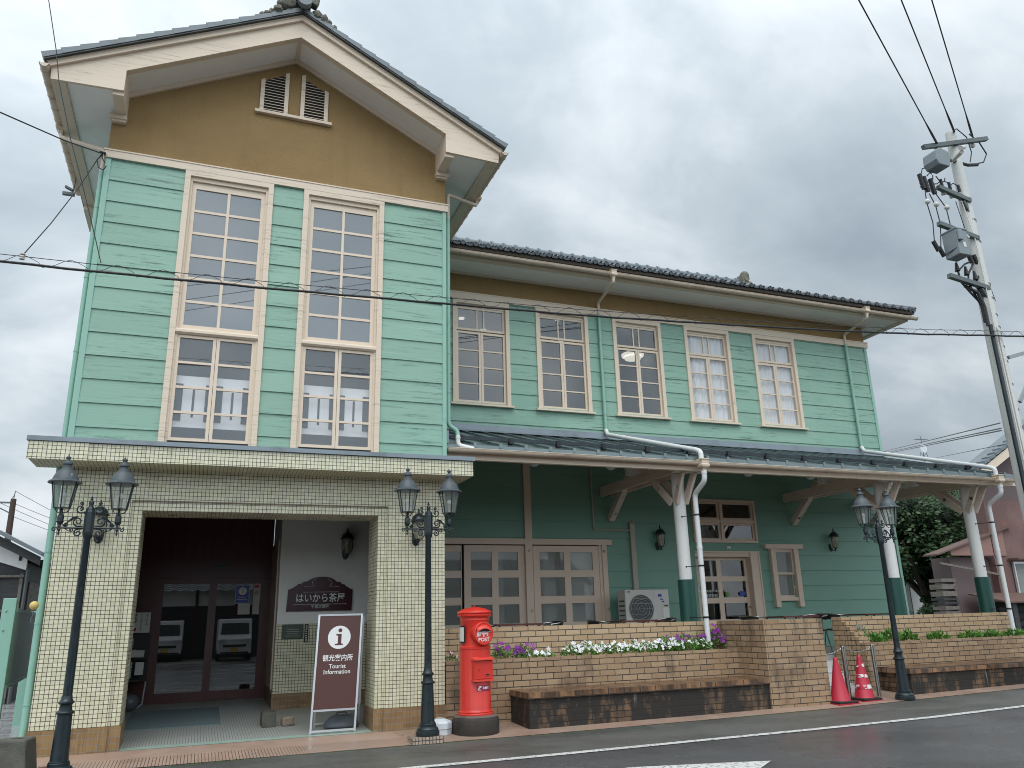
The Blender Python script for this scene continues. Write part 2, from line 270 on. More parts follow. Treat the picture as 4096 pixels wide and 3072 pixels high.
# ------------------------------------------------------------------ mesh helpers
class MB:
    def __init__(s): s.v = []; s.f = []
    def add(s, vs, fs):
        n = len(s.v); s.v += [tuple(v) for v in vs]; s.f += [tuple(i+n for i in f) for f in fs]; return s
    def box(s, x0, x1, y0, y1, z0, z1):
        if x0 > x1: x0, x1 = x1, x0
        if y0 > y1: y0, y1 = y1, y0
        if z0 > z1: z0, z1 = z1, z0
        return s.add([(x0,y0,z0),(x1,y0,z0),(x1,y1,z0),(x0,y1,z0),(x0,y0,z1),(x1,y0,z1),(x1,y1,z1),(x0,y1,z1)],
                     [(0,3,2,1),(4,5,6,7),(0,1,5,4),(1,2,6,5),(2,3,7,6),(3,0,4,7)])
    def prism(s, poly, axis, a0, a1):   # poly: list of 2D; axis 'y': (x,z); 'x': (y,z); 'z': (x,y)
        def P(p, a): return (p[0], a, p[1]) if axis == 'y' else (a, p[0], p[1]) if axis == 'x' else (p[0], p[1], a)
        n = len(poly); vs = [P(p, a0) for p in poly] + [P(p, a1) for p in poly]
        fs = [tuple(range(n))[::-1], tuple(range(n, 2*n))] + [(i, (i+1) % n, n+(i+1) % n, n+i) for i in range(n)]
        return s.add(vs, fs)
    def bar(s, p, q, w_, h_, up=(0, 0, 1)):     # rectangular bar from p to q
        p = Vector(p); q = Vector(q); d = (q-p).normalized(); up = Vector(up); sd_ = d.cross(up)
        if sd_.length < 1e-4: sd_ = d.cross(Vector((0, 1, 0)))
        sd_.normalize(); u = sd_.cross(d).normalized()
        vs = []
        for c in (p, q):
            for a, b in ((-1,-1),(1,-1),(1,1),(-1,1)): vs.append(c + sd_*a*w_/2 + u*b*h_/2)
        return s.add(vs, [(0,3,2,1),(4,5,6,7),(0,1,5,4),(1,2,6,5),(2,3,7,6),(3,0,4,7)])
    def tube(s, pts, r, n=8, cap=True):
        pts = [Vector(p) for p in pts]; m = len(pts); rs = r if isinstance(r, (list, tuple)) else [r]*m
        t0 = (pts[1]-pts[0]).normalized(); nrm = t0.orthogonal().normalized(); base = len(s.v); vs = []
        for i, p in enumerate(pts):
            t = ((pts[min(i+1, m-1)]-p).normalized() + (p-pts[max(i-1, 0)]).normalized())
            t = t.normalized() if t.length > 1e-6 else t0
            nrm = (nrm - t*nrm.dot(t)).normalized(); b = t.cross(nrm)
            k = 1.0
            if 0 < i < m-1:
                c = (pts[i+1]-p).normalized().dot((p-pts[i-1]).normalized()); k = 1/max(.6, math.sqrt((1+c)/2))
            for j in range(n):
                a = 2*math.pi*j/n; vs.append(p + (nrm*math.cos(a)+b*math.sin(a))*rs[i])
        fs = [(i*n+j, i*n+(j+1) % n, (i+1)*n+(j+1) % n, (i+1)*n+j) for i in range(m-1) for j in range(n)]
        if cap: fs += [tuple(range(n))[::-1], tuple((m-1)*n+j for j in range(n))]
        return s.add(vs, fs)
    def lathe(s, prof, c=(0, 0, 0), n=16, a0=0.0, sx=1, sy=1):     # prof: (r,z)
        vs = []; fs = []; m = len(prof)
        for r, z in prof:
            for j in range(n):
                a = a0+2*math.pi*j/n; vs.append((c[0]+r*math.cos(a)*sx, c[1]+r*math.sin(a)*sy, c[2]+z))
        for i in range(m-1):
            for j in range(n): fs.append((i*n+j, i*n+(j+1) % n, (i+1)*n+(j+1) % n, (i+1)*n+j))
        fs += [tuple(range(n))[::-1], tuple((m-1)*n+j for j in range(n))]
        return s.add(vs, fs)
    def quad(s, a, b, c, d): return s.add([a, b, c, d], [(0, 1, 2, 3)])
    def ball(s, c, r, n=12, m=8, sz=1):
        return s.lathe([(max(1e-4, r*math.sin(math.pi*i/m)), -r*sz*math.cos(math.pi*i/m)) for i in range(m+1)], c, n)
    def xf(s, fn): s.v = [tuple(fn(Vector(v))) for v in s.v]; return s
ORG = {}
def fin(name, vs, fs, mt, parent=None, loc=(0, 0, 0), smooth=False, bev=0):
    me = bpy.data.meshes.new(name)
    if parent is not None: loc = ORG[parent]
    me.from_pydata([(v[0]-loc[0], v[1]-loc[1], v[2]-loc[2]) for v in vs], [], fs)
    me.materials.append(MAT[mt]); me.validate(); me.update()
    if smooth:
        me.polygons.foreach_set('use_smooth', [True]*len(me.polygons))
        try: me.set_sharp_from_angle(angle=R(38))
        except Exception: pass
    o = bpy.data.objects.new(name, me); COL.objects.link(o)
    if parent is not None: o.parent = parent
    else: o.location = loc
    ORG[o] = Vector(loc)
    if bev:
        b = o.modifiers.new('bevel', 'BEVEL'); b.width = bev; b.segments = 2; b.limit_method = 'ANGLE'; b.angle_limit = R(40)
    return o
def ob(name, mb, mt, parent=None, loc=(0, 0, 0), smooth=False, bev=0): return fin(name, mb.v, mb.f, mt, parent, loc, smooth, bev)
def tag(o, label, cat, group=None):
    o['label'] = label; o['category'] = cat
    if group: o['group'] = group
    return o
def thing(name, label, cat, loc, group=None):
    o = bpy.data.objects.new(name, None); COL.objects.link(o); o.location = loc; o.empty_display_size = .2; ORG[o] = Vector(loc)
    return tag(o, label, cat, group)
def struct(name, mb, mt, kind='structure'):
    o = ob(name, mb, mt); o['kind'] = kind; return o
def dup(o, loc=None, label=None, parent=None, rotz=None):
    c = o.copy(); COL.objects.link(c)
    if parent is not None: c.parent = parent
    if loc is not None: c.location = loc
    if rotz is not None: c.rotation_euler = (0, 0, rotz)
    if label: c['label'] = label
    for ch in list(o.children): dup(ch, parent=c)
    return c
def text(name, body, size, origin, mt, parent=None, right=(1, 0, 0), up=(0, 0, 1), align='CENTER', bold=.0, sx=1, fn=None, line=1.0, shear=0, depth=.0015):
    c = bpy.data.curves.new('t', 'FONT'); c.body = body; c.size = size; c.align_x = align; c.align_y = 'CENTER'; c.offset = bold*size; c.space_line = line; c.shear = shear; c.resolution_u = 3
    t = bpy.data.objects.new('t', c); COL.objects.link(t)
    dg = bpy.context.evaluated_depsgraph_get(); me = bpy.data.meshes.new_from_object(t.evaluated_get(dg))
    r_ = Vector(right).normalized(); u = Vector(up).normalized(); nn = r_.cross(u); o = Vector(origin)
    vs = [(v.co.x*sx, v.co.y) for v in me.vertices]; fs = [tuple(p.vertices) for p in me.polygons]
    bpy.data.objects.remove(t); bpy.data.curves.remove(c); bpy.data.meshes.remove(me)
    V = [fn(x, y) if fn else o + r_*x + u*y + nn*depth for x, y in vs]
    return fin(name, V, fs, mt, parent, loc=tuple(o) if parent is None else (0, 0, 0))
def G(x, y=10.43):      # street level
    pts = [(-60, 0), (4, 0), (7.5, .015), (9.5, .03), (11.3, .065), (14, .11), (17, .14), (80, .5)]
    z = 0
    for (a, za), (b, zb) in zip(pts, pts[1:]):
        if a <= x <= b: z = za+(zb-za)*(x-a)/(b-a)
    return z + .045*min(1, max(0, (y-10.43)/1.07))

# ------------------------------------------------------------------ ground, road, pavement
def sheet(name, x0, x1, y0, y1, dz, mt, nx=24, ny=1, ys=None):
    m = MB(); xs = sorted(set([x0+(x1-x0)*i/nx for i in range(nx+1)] + [x for x in (4, 7.5, 9.5, 11.3, 14, 17) if x0 < x < x1]))
    ys = ys or [y0+(y1-y0)*i/ny for i in range(ny+1)]
    vs = [(x, y, G(x, y)+dz) for y in ys for x in xs]; n = len(xs)
    m.add(vs, [(j*n+i, j*n+i+1, (j+1)*n+i+1, (j+1)*n+i) for j in range(len(ys)-1) for i in range(n-1)])
    return struct(name, m, mt)
m = MB(); m.quad((-900, -900, -.12), (900, -900, -.12), (900, 900, -.12), (-900, 900, -.12)); struct('ground', m, 'ground_soil')
sheet('road', -60, 80, -7.5, 8.83, -.004, 'asphalt')
sheet('road_shoulder', -60, 80, 8.835, 10.43, -.002, 'asphalt_old')
sheet('pavement', -1.85, 17.2, 10.40, 11.52, .004, 'paver', ys=[10.40, 10.43, 11.5, 11.52])
sheet('forecourt', -30, -1.85, 10.3, 40, .001, 'forecourt', ys=[10.3, 10.43, 11.5, 40])
sheet('parking_lot', -60, 80, -14, -7.5, -.004, 'asphalt_old')
m = MB(); m.quad((16.0, 11.5, .11), (80, 11.5, .4), (80, 60, .4), (16.0, 60, .11)); struct('yard', m, 'ground_soil')
def flat(name, pts, mt, dz=.004):
    m = MB(); m.add([(x, y, G(x, y)+dz) for x, y in pts], [tuple(range(len(pts)))]); return struct(name, m, mt)
m = MB()
xs = [-60, 0, 4, 7.5, 9.5, 11.3, 14, 17, 80]
for a, b in zip(xs, xs[1:]): m.quad((a, 8.77, G(a)+.003), (b, 8.77, G(b)+.003), (b, 8.90, G(b)+.003), (a, 8.90, G(a)+.003))
struct('road_line', m, 'line_paint')
flat('road_arrow', [(3.0, 7.62), (4.2, 7.72), (5.15, 7.445), (5.60, 7.30), (5.18, 6.97), (4.0, 6.2), (3.0, 5.8)], 'line_paint', .003)
rc = random.Random(8)
for (x, y, dx, dy, n) in ((2.2, 9.9, .12, -.06, 9), (4.1, 10.35, .10, -.05, 6), (3.2, 9.6, .05, -.07, 9), (8.2, 9.7, .16, .03, 12), (6.9, 8.3, .17, -.02, 14), (1.4, 10.1, .1, -.04, 7)):
    m = MB(); p = (x, y)
    for i in range(n):
        q = (p[0]+dx+rc.gauss(0, .03), p[1]+dy+rc.gauss(0, .03)); w_ = rc.uniform(.003, .010)
        m.quad((p[0], p[1], G(*p)+.004), (q[0], q[1], G(*q)+.004), (q[0], q[1]+w_, G(*q)+.004), (p[0], p[1]+w_, G(*p)+.004)); p = q
    struct('road_crack', m, 'black_rough')
# ------------------------------------------------------------------ the tea house
B = thing('tea_house', 'mint green wooden tea house with brown gable, tiled porch and long two storey wing', 'building', (0.82, 11.5, 0.05))
CX = .83
def siding(name, x0, x1, z0, z1, holes, Y, mt, phase=4.05, pitch=.3345, lap=.018, parent=None, side=None):
    """lapped boards facing -y; holes = (xa,xb,za,zb)"""
    m = MB(); k = math.floor((z0-phase)/pitch); zs = []
    while phase+k*pitch < z1:
        zs.append(phase+k*pitch); k += 1
    zs.append(phase+k*pitch)
    for a, b in zip(zs, zs[1:]):
        lo, hi = max(a, z0), min(b, z1)
        if hi-lo < 1e-4: continue
        cuts = sorted(set([lo, hi] + [z for h in holes for z in (h[2], h[3]) if lo < z < hi]))
        for c, d in zip(cuts, cuts[1:]):
            mid = (c+d)/2; iv = [(x0, x1)]
            for h in holes:
                if h[2] < mid < h[3]:
                    nv = []
                    for p, q in iv:
                        if h[1] <= p or h[0] >= q: nv.append((p, q)); continue
                        if h[0] > p: nv.append((p, h[0]))
                        if h[1] < q: nv.append((h[1], q))
                    iv = nv
            yo = lambda z: Y - lap*(1-(z-a)/pitch)
            for p, q in iv:
                poly = [(yo(c), c), (yo(d), d), (Y+.03, d), (Y+.03, c)]
                if side is None: m.prism(poly, 'x', p, q)
    return ob(name, m, mt, parent or B)
def ring(m, x0, x1, z0, z1, w_, y0, y1, wb=None, wt=None):
    wb = w_ if wb is None else wb; wt = w_ if wt is None else wt
    m.box(x0, x0+w_, y0, y1, z0, z1); m.box(x1-w_, x1, y0, y1, z0, z1)
    m.box(x0+w_, x1-w_, y0, y1, z0, z0+wb); m.box(x0+w_, x1-w_, y0, y1, z1-wt, z1); return m
def sash(name, x0, x1, z0, z1, Y, fw_, rows, cols, mt, par, mu=.028, gm='glass', xs=None, dep=.035, wb=None, wt=None, sticky=None):
    m = ring(MB(), x0, x1, z0, z1, fw_, Y, Y+dep, wb, wt)
    wb = fw_ if wb is None else wb; wt = fw_ if wt is None else wt
    gx0, gx1, gz0, gz1 = x0+fw_, x1-fw_, z0+wb, z1-wt
    vx = xs if xs is not None else [gx0+(gx1-gx0)*i/cols for i in range(1, cols)]
    for x in vx: m.box(x-mu/2, x+mu/2, Y+.003, Y+dep-.004, gz0, gz1)
    for i in range(1, rows):
        z = gz0+(gz1-gz0)*i/rows; m.box(gx0, gx1, Y+.006, Y+dep-.008, z-mu/2, z+mu/2)
    s = ob(name, m, mt, par)
    g = MB(); g.quad((gx0-.004, Y+dep*.55, gz0-.004), (gx1+.004, Y+dep*.55, gz0-.004), (gx1+.004, Y+dep*.55, gz1+.004), (gx0-.004, Y+dep*.55, gz1+.004))
    ob('pane', g, gm, par)
    return s
# --- tower walls
TX0, TX1, TY = -1.76, 3.40, 11.5
TW = [(-.675, .605), (1.065, 2.345)]
holes = [(a+.05, b-.05, 3.8, 8.075) for a, b in TW]
siding('tower_siding', -1.685, 3.335, 3.84, 8.075, holes, TY, 'mint')
m = MB(); m.box(TX0, -1.685, 11.478, 11.56, 3.84, 8.075); m.box(3.335, TX1, 11.478, 11.56, 3.84, 8.075); ob('corner_board', m, 'mint_trim', B)
m = MB()      # side and back walls of the tower
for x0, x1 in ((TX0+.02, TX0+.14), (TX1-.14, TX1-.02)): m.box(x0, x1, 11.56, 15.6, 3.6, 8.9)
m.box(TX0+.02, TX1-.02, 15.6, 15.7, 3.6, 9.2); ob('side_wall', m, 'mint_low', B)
m = MB(); m.box(TX0-.025, TX1+.025, 11.455, 11.58, 8.075, 8.20); m.box(TX0-.035, TX1+.035, 11.445, 11.585, 8.19, 8.212); ob('frieze_board', m, 'cream', B)
m = MB(); m.prism([(TX0+.01, 8.20), (TX1-.01, 8.20), (TX1-.01, 8.84), (CX+2.42, 8.84), (CX+2.42, 9.20), (CX, 10.46), (CX-2.42, 9.20), (CX-2.42, 8.84), (TX0+.01, 8.84)], 'y', 11.495, 11.62); ob('gable_wall', m, 'stucco', B)
# gable vents
def vent(x0, x1, zl, zr):
    m = MB(); w_ = .062
    m.prism([(x0, 9.37), (x0+w_, 9.37), (x0+w_, zl+.03), (x0, zl)], 'y', 11.455, 11.50); m.prism([(x1-w_, 9.37), (x1, 9.37), (x1, zr), (x1-w_, zr+(.03 if zr < zl else -.03))], 'y', 11.455, 11.50)
    f = ob('gable_vent', m, 'cream', B)
    s_ = MB(); k = 0; z = 9.40
    while True:
        t = (zl+zr)/2
        xm0, xm1 = x0+w_, x1-w_
        zt = lambda x: zl+(zr-zl)*(x-x0)/(x1-x0)
        if z+.02 > max(zt(xm0), zt(xm1)): break
        a, b = xm0, xm1
        if zl > zr and z > zt(xm1)-.03: b = x0+(z+.03-zl)/(zr-zl)*(x1-x0)
        if zl < zr and z > zt(xm0)-.03: a = x0+(z+.03-zl)/(zr-zl)*(x1-x0)
        if b-a > .02: s_.add([(a, 11.462, z), (b, 11.462, z), (b, 11.49, z+.022), (a, 11.49, z+.022), (a, 11.462, z-.008), (b, 11.462, z-.008), (b, 11.49, z+.014), (a, 11.49, z+.014)], [(0,1,2,3),(4,7,6,5),(0,4,5,1)])
        z += .052
    ob('louver', s_, 'cream_plain', f)
    bk = MB(); bk.prism([(x0+.01, 9.37), (x1-.01, 9.37), (x1-.01, zr-.01), (x0+.01, zl-.01)], 'y', 11.490, 11.4935); ob('backing', bk, 'black_rough', f)
vent(.30, .735, 9.93, 10.155); vent(.93, 1.37, 10.155, 9.93)
m = MB(); m.box(.235, 1.435, 11.425, 11.5, 9.305, 9.352); ob('vent_sill', m, 'cream', B)
# tall tower windows
for a, b in TW:
    m = MB(); m.box(a, a+.078, 11.458, 11.62, 3.84, 8.075); m.box(b-.078, b, 11.458, 11.62, 3.84, 8.075); m.box(a+.078, b-.078, 11.458, 11.62, 7.995, 8.075)
    m.box(a+.078, a+.11, 11.50, 11.62, 3.84, 7.995); m.box(b-.11, b-.078, 11.50, 11.62, 3.84, 7.995)
    m.box(a+.11, b-.11, 11.50, 11.62, 7.93, 7.995)
    m.prism([(11.462, 5.535), (11.475, 5.555), (11.62, 5.565), (11.62, 5.475), (11.49, 5.475), (11.462, 5.50)], 'x', a+.078, b-.078)
    wn = ob('tower_window', m, 'cream', B)
    mid = (a+b)/2
    sash('transom', a+.11, b-.11, 5.567, 7.93, 11.535, .062, 6, 2, 'cream_plain', wn, mu=.040, gm='glass_sky_veil', wb=.064, wt=.11)
    for p, q in ((a+.11, mid-.003), (mid+.003, b-.11)):
        sash('casement', p, q, 3.93, 5.472, 11.515, .044, 4, 1, 'cream_plain', wn, mu=.034, gm='glass_clear', dep=.045)
# interior of the tower room: grey ceiling and back wall, striped banner
m = MB(); m.box(-1.6, 3.24, 14.2, 14.3, 3.7, 8.6); m.box(-1.6, 3.24, 11.65, 14.2, 8.3, 8.4); m.box(-1.6, 3.24, 11.65, 14.2, 3.6, 3.7)
m.box(-1.61, -1.6, 11.65, 14.2, 3.7, 8.3); m.box(3.23, 3.24, 11.65, 14.2, 3.7, 8.3); ob('interior', m, 'interior', B)
for a, b in TW:
    m = MB(); m.box(a+.1, b-.1, 11.64, 11.645, 4.15, 4.90); bn = ob('banner', m, 'banner_white', B)
    m = MB()
    for x in (a+.15, a+.55, a+.68, a+1.05): m.box(x, x+.10, 11.633, 11.637, 4.24, 4.78)
    for x in (a+.38, a+.90): m.box(x, x+.03, 11.633, 11.637, 4.3, 4.70)
    ob('stripe', m, 'banner_dark', bn)
# --- bargeboards, soffits and eaves of the tower
YB = 10.86
def mir(f): return [f(1), f(-1)]
m = MB()
for s in (1, -1):
    P = lambda d, z: (CX+s*d, z)
    m.prism([P(0, 10.41), P(2.385, 9.165), P(2.385, 8.83), P(3.30, 8.80), P(3.32, 9.03), P(0, 10.765)][::s], 'y', YB, YB+.045)
bg_ = ob('bargeboard', m, 'cream', B)
m = MB()
for s in (1, -1):
    P = lambda d, z: (CX+s*d, z)
    m.prism([P(0, 10.70), P(3.355, 8.955), P(3.355, 9.055), P(0, 10.80)][::s], 'y', YB-.05, YB)
    m.prism([P(0, 10.765), P(3.37, 9.02), P(3.37, 9.06), P(0, 10.805)][::s], 'y', YB-.062, YB-.05)
ob('moulding', m, 'cream_plain', bg_)
def sof(d0, z0, d1, z1, y0, y1, th=.02):
    m = MB()
    for s in (1, -1):
        m.prism([(CX+s*d0, z0), (CX+s*d1, z1), (CX+s*d1, z1+th), (CX+s*d0, z0+th)][::s], 'y', y0, y1)
    return m
m = sof(0, 10.47, 2.46, 9.185, YB+.045, 11.495)
for s in (1, -1):
    xa, xb = sorted((CX+s*2.44, CX+s*3.14)); m.box(xa, xb, YB+.045, 15.4, 8.835, 8.85)
ob('soffit', m, 'soffit', B)
m = sof(0, 10.385, 2.44, 9.11, 11.455, 11.495, .085)        # trim along the wall
for a in mir(lambda s: (s,)):
    s = a[0]; m.prism([(CX+s*0, 10.43), (CX+s*2.42, 9.165), (CX+s*2.42, 9.19), (CX+s*0, 10.455)][::s], 'y', YB+.045, YB+.13)
m.box(CX-.03, CX+.03, YB+.10, 11.46, 10.435, 10.462)
for s in (1, -1):
    xa, xb = sorted((CX+s*2.385, CX+s*2.42)); m.box(xa, xb, YB+.045, 11.50, 8.83, 9.22)
    xa, xb = sorted((CX+s*2.385, CX+s*2.53)); m.box(xa, xb, YB+.045, 11.50, 8.77, 8.83)
    xa, xb = sorted((CX+s*2.375, CX+s*2.60)); m.box(xa, xb, 11.38, 11.50, 8.70, 8.77); xa, xb = sorted((CX+s*2.385, CX+s*2.57)); m.box(xa, xb, 11.41, 11.50, 8.665, 8.70)
ob('soffit_trim', m, 'cream_plain', B)
m = MB()
for s in (1, -1):
    xa, xb = sorted((CX+s*3.12, CX+s*3.30)); m.box(xa, xb, YB+.045, 14.5, 8.80, 8.832)
    xa, xb = sorted((CX+s*3.285, CX+s*3.315)); m.box(xa, xb, YB+.045, 14.5, 8.832, 9.03)
    xa, xb = sorted((CX+s*3.12, CX+s*3.29)); m.box(xa, xb, 14.5, 15.4, 8.70, 8.83)
ob('eave_fascia', m, 'cream_plain', B)
# --- tiled roofs
def pantile(O, U, W, Nn, ncol, nrow, pitch, rp, lim=None, amp=.026, ns=7, lift=.02, skip=None):
    m = MB(); O, U, W, Nn = map(Vector, (O, U, W, Nn)); idx = {}
    ss = [(c+k/ns)*pitch for c in range(ncol) for k in range(ns)] + [ncol*pitch]
    hs = [amp*math.cos(2*math.pi*k/ns)+amp*.35*math.cos(4*math.pi*k/ns+.6) for k in range(ns)]
    rows = []
    for r_ in range(nrow): rows += [(r_*rp, lift), ((r_+1)*rp, 0.0)]
    for j, (t, l) in enumerate(rows):
        for i, s in enumerate(ss):
            x = s
            if lim: x = min(s, lim(t))
            m.v.append(tuple(O + U*x + W*t + Nn*(hs[i % ns]+l)))
    n = len(ss)
    for j in range(len(rows)-1):
        t = rows[j][0]
        for i in range(n-1):
            if lim and ss[i] >= lim(t): continue
            if skip and skip(ss[i], t): continue
            m.f.append((j*n+i, j*n+i+1, (j+1)*n+i+1, (j+1)*n+i))
    return m
sl = .5225; ang = math.atan(sl); ca, sa = math.cos(ang), math.sin(ang)
YR = YB-.10
for s in (1, -1):
    O = (CX+s*3.40, YR+.05, 9.07); W = (-s*ca, 0, sa); Nn = (s*sa, 0, ca)
    pm = pantile(O, (0, 1, 0), W, Nn, 17, 17, .28, 3.42/ca/17)
    if s == -1: pm.f = [f[::-1] for f in pm.f]
    rf = ob('tower_roof', pm, 'tile_roof', B, smooth=True)
    m = MB(); nT = 15; step = 3.40/ca/nT                      # stepped verge tiles
    for k in range(nT):
        p = Vector((CX+s*3.40, 0, 9.04)) + Vector(W)*k*step; q = p + Vector(W)*(step+.02); n_ = Vector(Nn)
        a, b, c, d = p, q, q+n_*.062, p+n_*.088
        ya, yb = YR-.022-.004*(k % 2), YR+.16
        vs = [(v.x, y, v.z) for y in (ya, yb) for v in (a, b, c, d)]
        m.add(vs, [(0,1,2,3),(4,7,6,5),(0,4,5,1),(1,5,6,2),(2,6,7,3),(3,7,4,0)])
    ob('verge_tile', m, 'tile_grey', rf)
    m = MB(); m.prism([(CX+s*3.39, 9.02), (CX, 9.02+3.39*sl), (CX, 9.06+3.39*sl), (CX+s*3.39, 9.06)][::s], 'y', YR-.012, 15.45); ob('underlay', m, 'tile_dark', rf)
m = MB(); m.box(CX-.12, CX+.12, YR+.1, 15.4, 10.82, 11.05); m.tube([(CX, YR+.08, 11.12), (CX, 15.4, 11.12)], .09, 10); rg = ob('roof_ridge', m, 'tile_grey', B)
# ridge-end tile: disc, scrolled shield, lichen-grown side pieces
m = MB()
m.lathe([(.001, 0), (.078, 0), (.085, .004), (.085, .03), (.105, .035), (.11, .05), (.11, .14), (.001, .14)], (0, 0, 0), 24)
m.xf(lambda v: (CX+.005+v.x, YR-.06-v.z+.14-.12, 10.92+v.y)); ob('ridge_disc', m, 'tile_grey', rg, smooth=True)
m = MB()
sh = [(-.20, 11.08), (-.06, 11.05), (.06, 11.05), (.20, 11.0), (.245, 11.13), (.21, 11.20), (.12, 11.26), (.08, 11.36), (-.10, 11.36), (-.15, 11.27), (-.24, 11.22)]
m.prism([(CX+a, b-.06) for a, b in sh], 'y', YR-.08, YR+.06)
for sx_, cz in ((-1, 11.20), (1, 11.12)):
    pts = [(CX+sx_*(.165+.055*(1-i/20)*math.cos(i*.6)), YR-.085, cz+.055*(1-i/20)*math.sin(i*.6)) for i in range(18)]; m.tube(pts, .012, 6)
pts = [(CX-.11+.22*i/14, YR-.085, 11.10+.05*math.sin(math.pi*i/14)) for i in range(15)]; m.tube(pts, .014, 6)
ob('ridge_shield', m, 'stone_lichen', rg, smooth=True)
m = MB(); rnd = random.Random(3)
for (dx, z, r_) in ((-.30, 11.03, .11), (-.22, 11.08, .12), (-.38, 11.0, .09), (-.47, 10.90, .06), (-.54, 10.855, .05), (-.61, 10.81, .045), (.22, 10.99, .085), (.32, 10.95, .08), (.40, 10.88, .06), (.50, 10.79, .045)):
    z = 10.90-.5225*abs(dx)+.5*r_+(.07 if r_ > .1 else 0)
    b0 = len(m.v); m.ball((CX+dx, YR+.02, z), r_, 10, 7)
    m.v[b0:] = [(x+rnd.uniform(-1, 1)*r_*.16, y+rnd.uniform(-1, 1)*r_*.16, zz_+rnd.uniform(-1, 1)*r_*.16) for x, y, zz_ in m.v[b0:]]
ob('ridge_wing_stone', m, 'stone_lichen', rg, smooth=True)
def gutter(name, p, q, r, par, ribs=.40, mt='gutter', cap=True):
    p = Vector(p); q = Vector(q); d = (q-p).normalized(); s_ = d.cross(Vector((0, 0, 1))).normalized(); m = MB(); n = 10
    def arc(c, rr_): return [c + s_*math.cos(math.pi+math.pi*i/n)*rr_ + Vector((0, 0, 1))*math.sin(math.pi+math.pi*i/n)*rr_ for i in range(n+1)]
    A, A2, Bq, B2 = arc(p, r), arc(p, r-.006), arc(q, r), arc(q, r-.006)
    b = len(m.v); m.v += [tuple(v) for v in A+A2+Bq+B2]; k = n+1
    for i in range(n):
        m.f += [(b+i, b+i+1, b+2*k+i+1, b+2*k+i), (b+k+i, b+3*k+i, b+3*k+i+1, b+k+i+1), (b+i, b+k+i, b+k+i+1, b+i+1), (b+2*k+i, b+2*k+i+1, b+3*k+i+1, b+3*k+i)]
    if cap: m.add(A, [tuple(range(k))]); m.add(Bq, [tuple(range(k))])
    for e_ in (1, -1): m.tube([p+s_*e_*r, q+s_*e_*r], .006, 6)
    g = ob(name, m, mt, par, smooth=True)
    L_ = (q-p).length; m = MB(); t = ribs*.5
    while t < L_:
        c = p+d*t; m.tube(arc(c, r+.004), .0065, 5); t += ribs
    ob('bracket', m, mt, g); return g
for s, y1 in ((1, 14.45), (-1, 14.40)): gutter('tower_gutter', (CX+s*3.385, 10.76, 8.965), (CX+s*3.385, y1, 8.965), .062, B, .30)
def elbow(p, r_): pass
def pipe(name, pts, r, mt, par, joints=(), smooth=True, jm=None):
    P = [Vector(p) for p in pts]; Q = [P[0]]
    for i in range(1, len(P)-1):      # rounded corners
        a, b, c = P[i-1], P[i], P[i+1]; k = min(r*1.8, (b-a).length*.4, (c-b).length*.4)
        s0 = b+(a-b).normalized()*k; s1 = b+(c-b).normalized()*k
        for t in (0, .33, .67, 1): Q.append((s0*(1-t)+b*t)*(1-t)+(b*(1-t)+s1*t)*t)
    Q.append(P[-1]); m = MB(); m.tube(Q, r, 14)
    o = ob(name, m, mt, par, smooth=True)
    if joints:
        m = MB()
        for a, b in joints: m.tube([a, b], r*1.13, 14)
        ob('joint', m, jm or mt, o, smooth=True)
    return o
def hopper(c, par, mt='gutter', sc_=1.0):
    m = MB(); x, y, z = c; k = sc_
    pr_ = [(.085, .07), (.092, .07), (.092, .055), (.078, .05), (.076, -.01), (.09, -.03), (.085, -.06), (.05, -.085), (.04, -.09), (.04, -.13)]
    m.lathe([(r_*k*1.2, z_*k) for r_, z_ in pr_], (x, y, z), 4, math.pi/4); return ob('hopper', m, mt, par, bev=.008)
# downpipes of the tower
pipe('downpipe', [(4.20, 12.25, 8.86), (4.20, 12.25, 8.76), (3.47, 11.62, 8.50), (3.47, 11.62, 8.02)], .034, 'pipe_cream', B); hopper((4.215, 12.25, 8.93), B)
pipe('downpipe', [(3.47, 11.62, 8.03), (3.47, 11.62, 4.42), (3.62, 11.62, 4.33), (3.62, 11.60, 4.20)], .036, 'pipe_green', B, joints=[((3.47, 11.62, z), (3.47, 11.62, z+.03)) for z in (7.4, 6.5, 5.6, 4.95)])
pipe('downpipe', [(3.62, 11.60, 4.26), (3.62, 11.60, 4.10), (3.85, 11.50, 4.03)], .036, 'pipe_white', B, joints=[((3.62, 11.60, 4.20), (3.62, 11.60, 4.225))])
pipe('downpipe', [(-2.52, 12.25, 8.86), (-2.52, 12.25, 8.74), (-1.80, 11.60, 8.25), (-1.80, 11.60, 7.90)], .034, 'pipe_cream', B); hopper((-2.53, 12.25, 8.93), B)
pipe('downpipe', [(-1.805, 11.60, 7.92), (-1.805, 11.60, 3.8)], .036, 'pipe_green', B, joints=[((-1.805, 11.60, z), (-1.805, 11.60, z+.025)) for z in (7.3, 6.2, 5.1)])
pipe('downpipe', [(-1.805, 11.58, 3.56), (-1.805, 11.58, .06)], .042, 'pipe_green', B, joints=[((-1.805, 11.58, z), (-1.805, 11.58, z+.012)) for z in (2.42, 1.56, .62)])

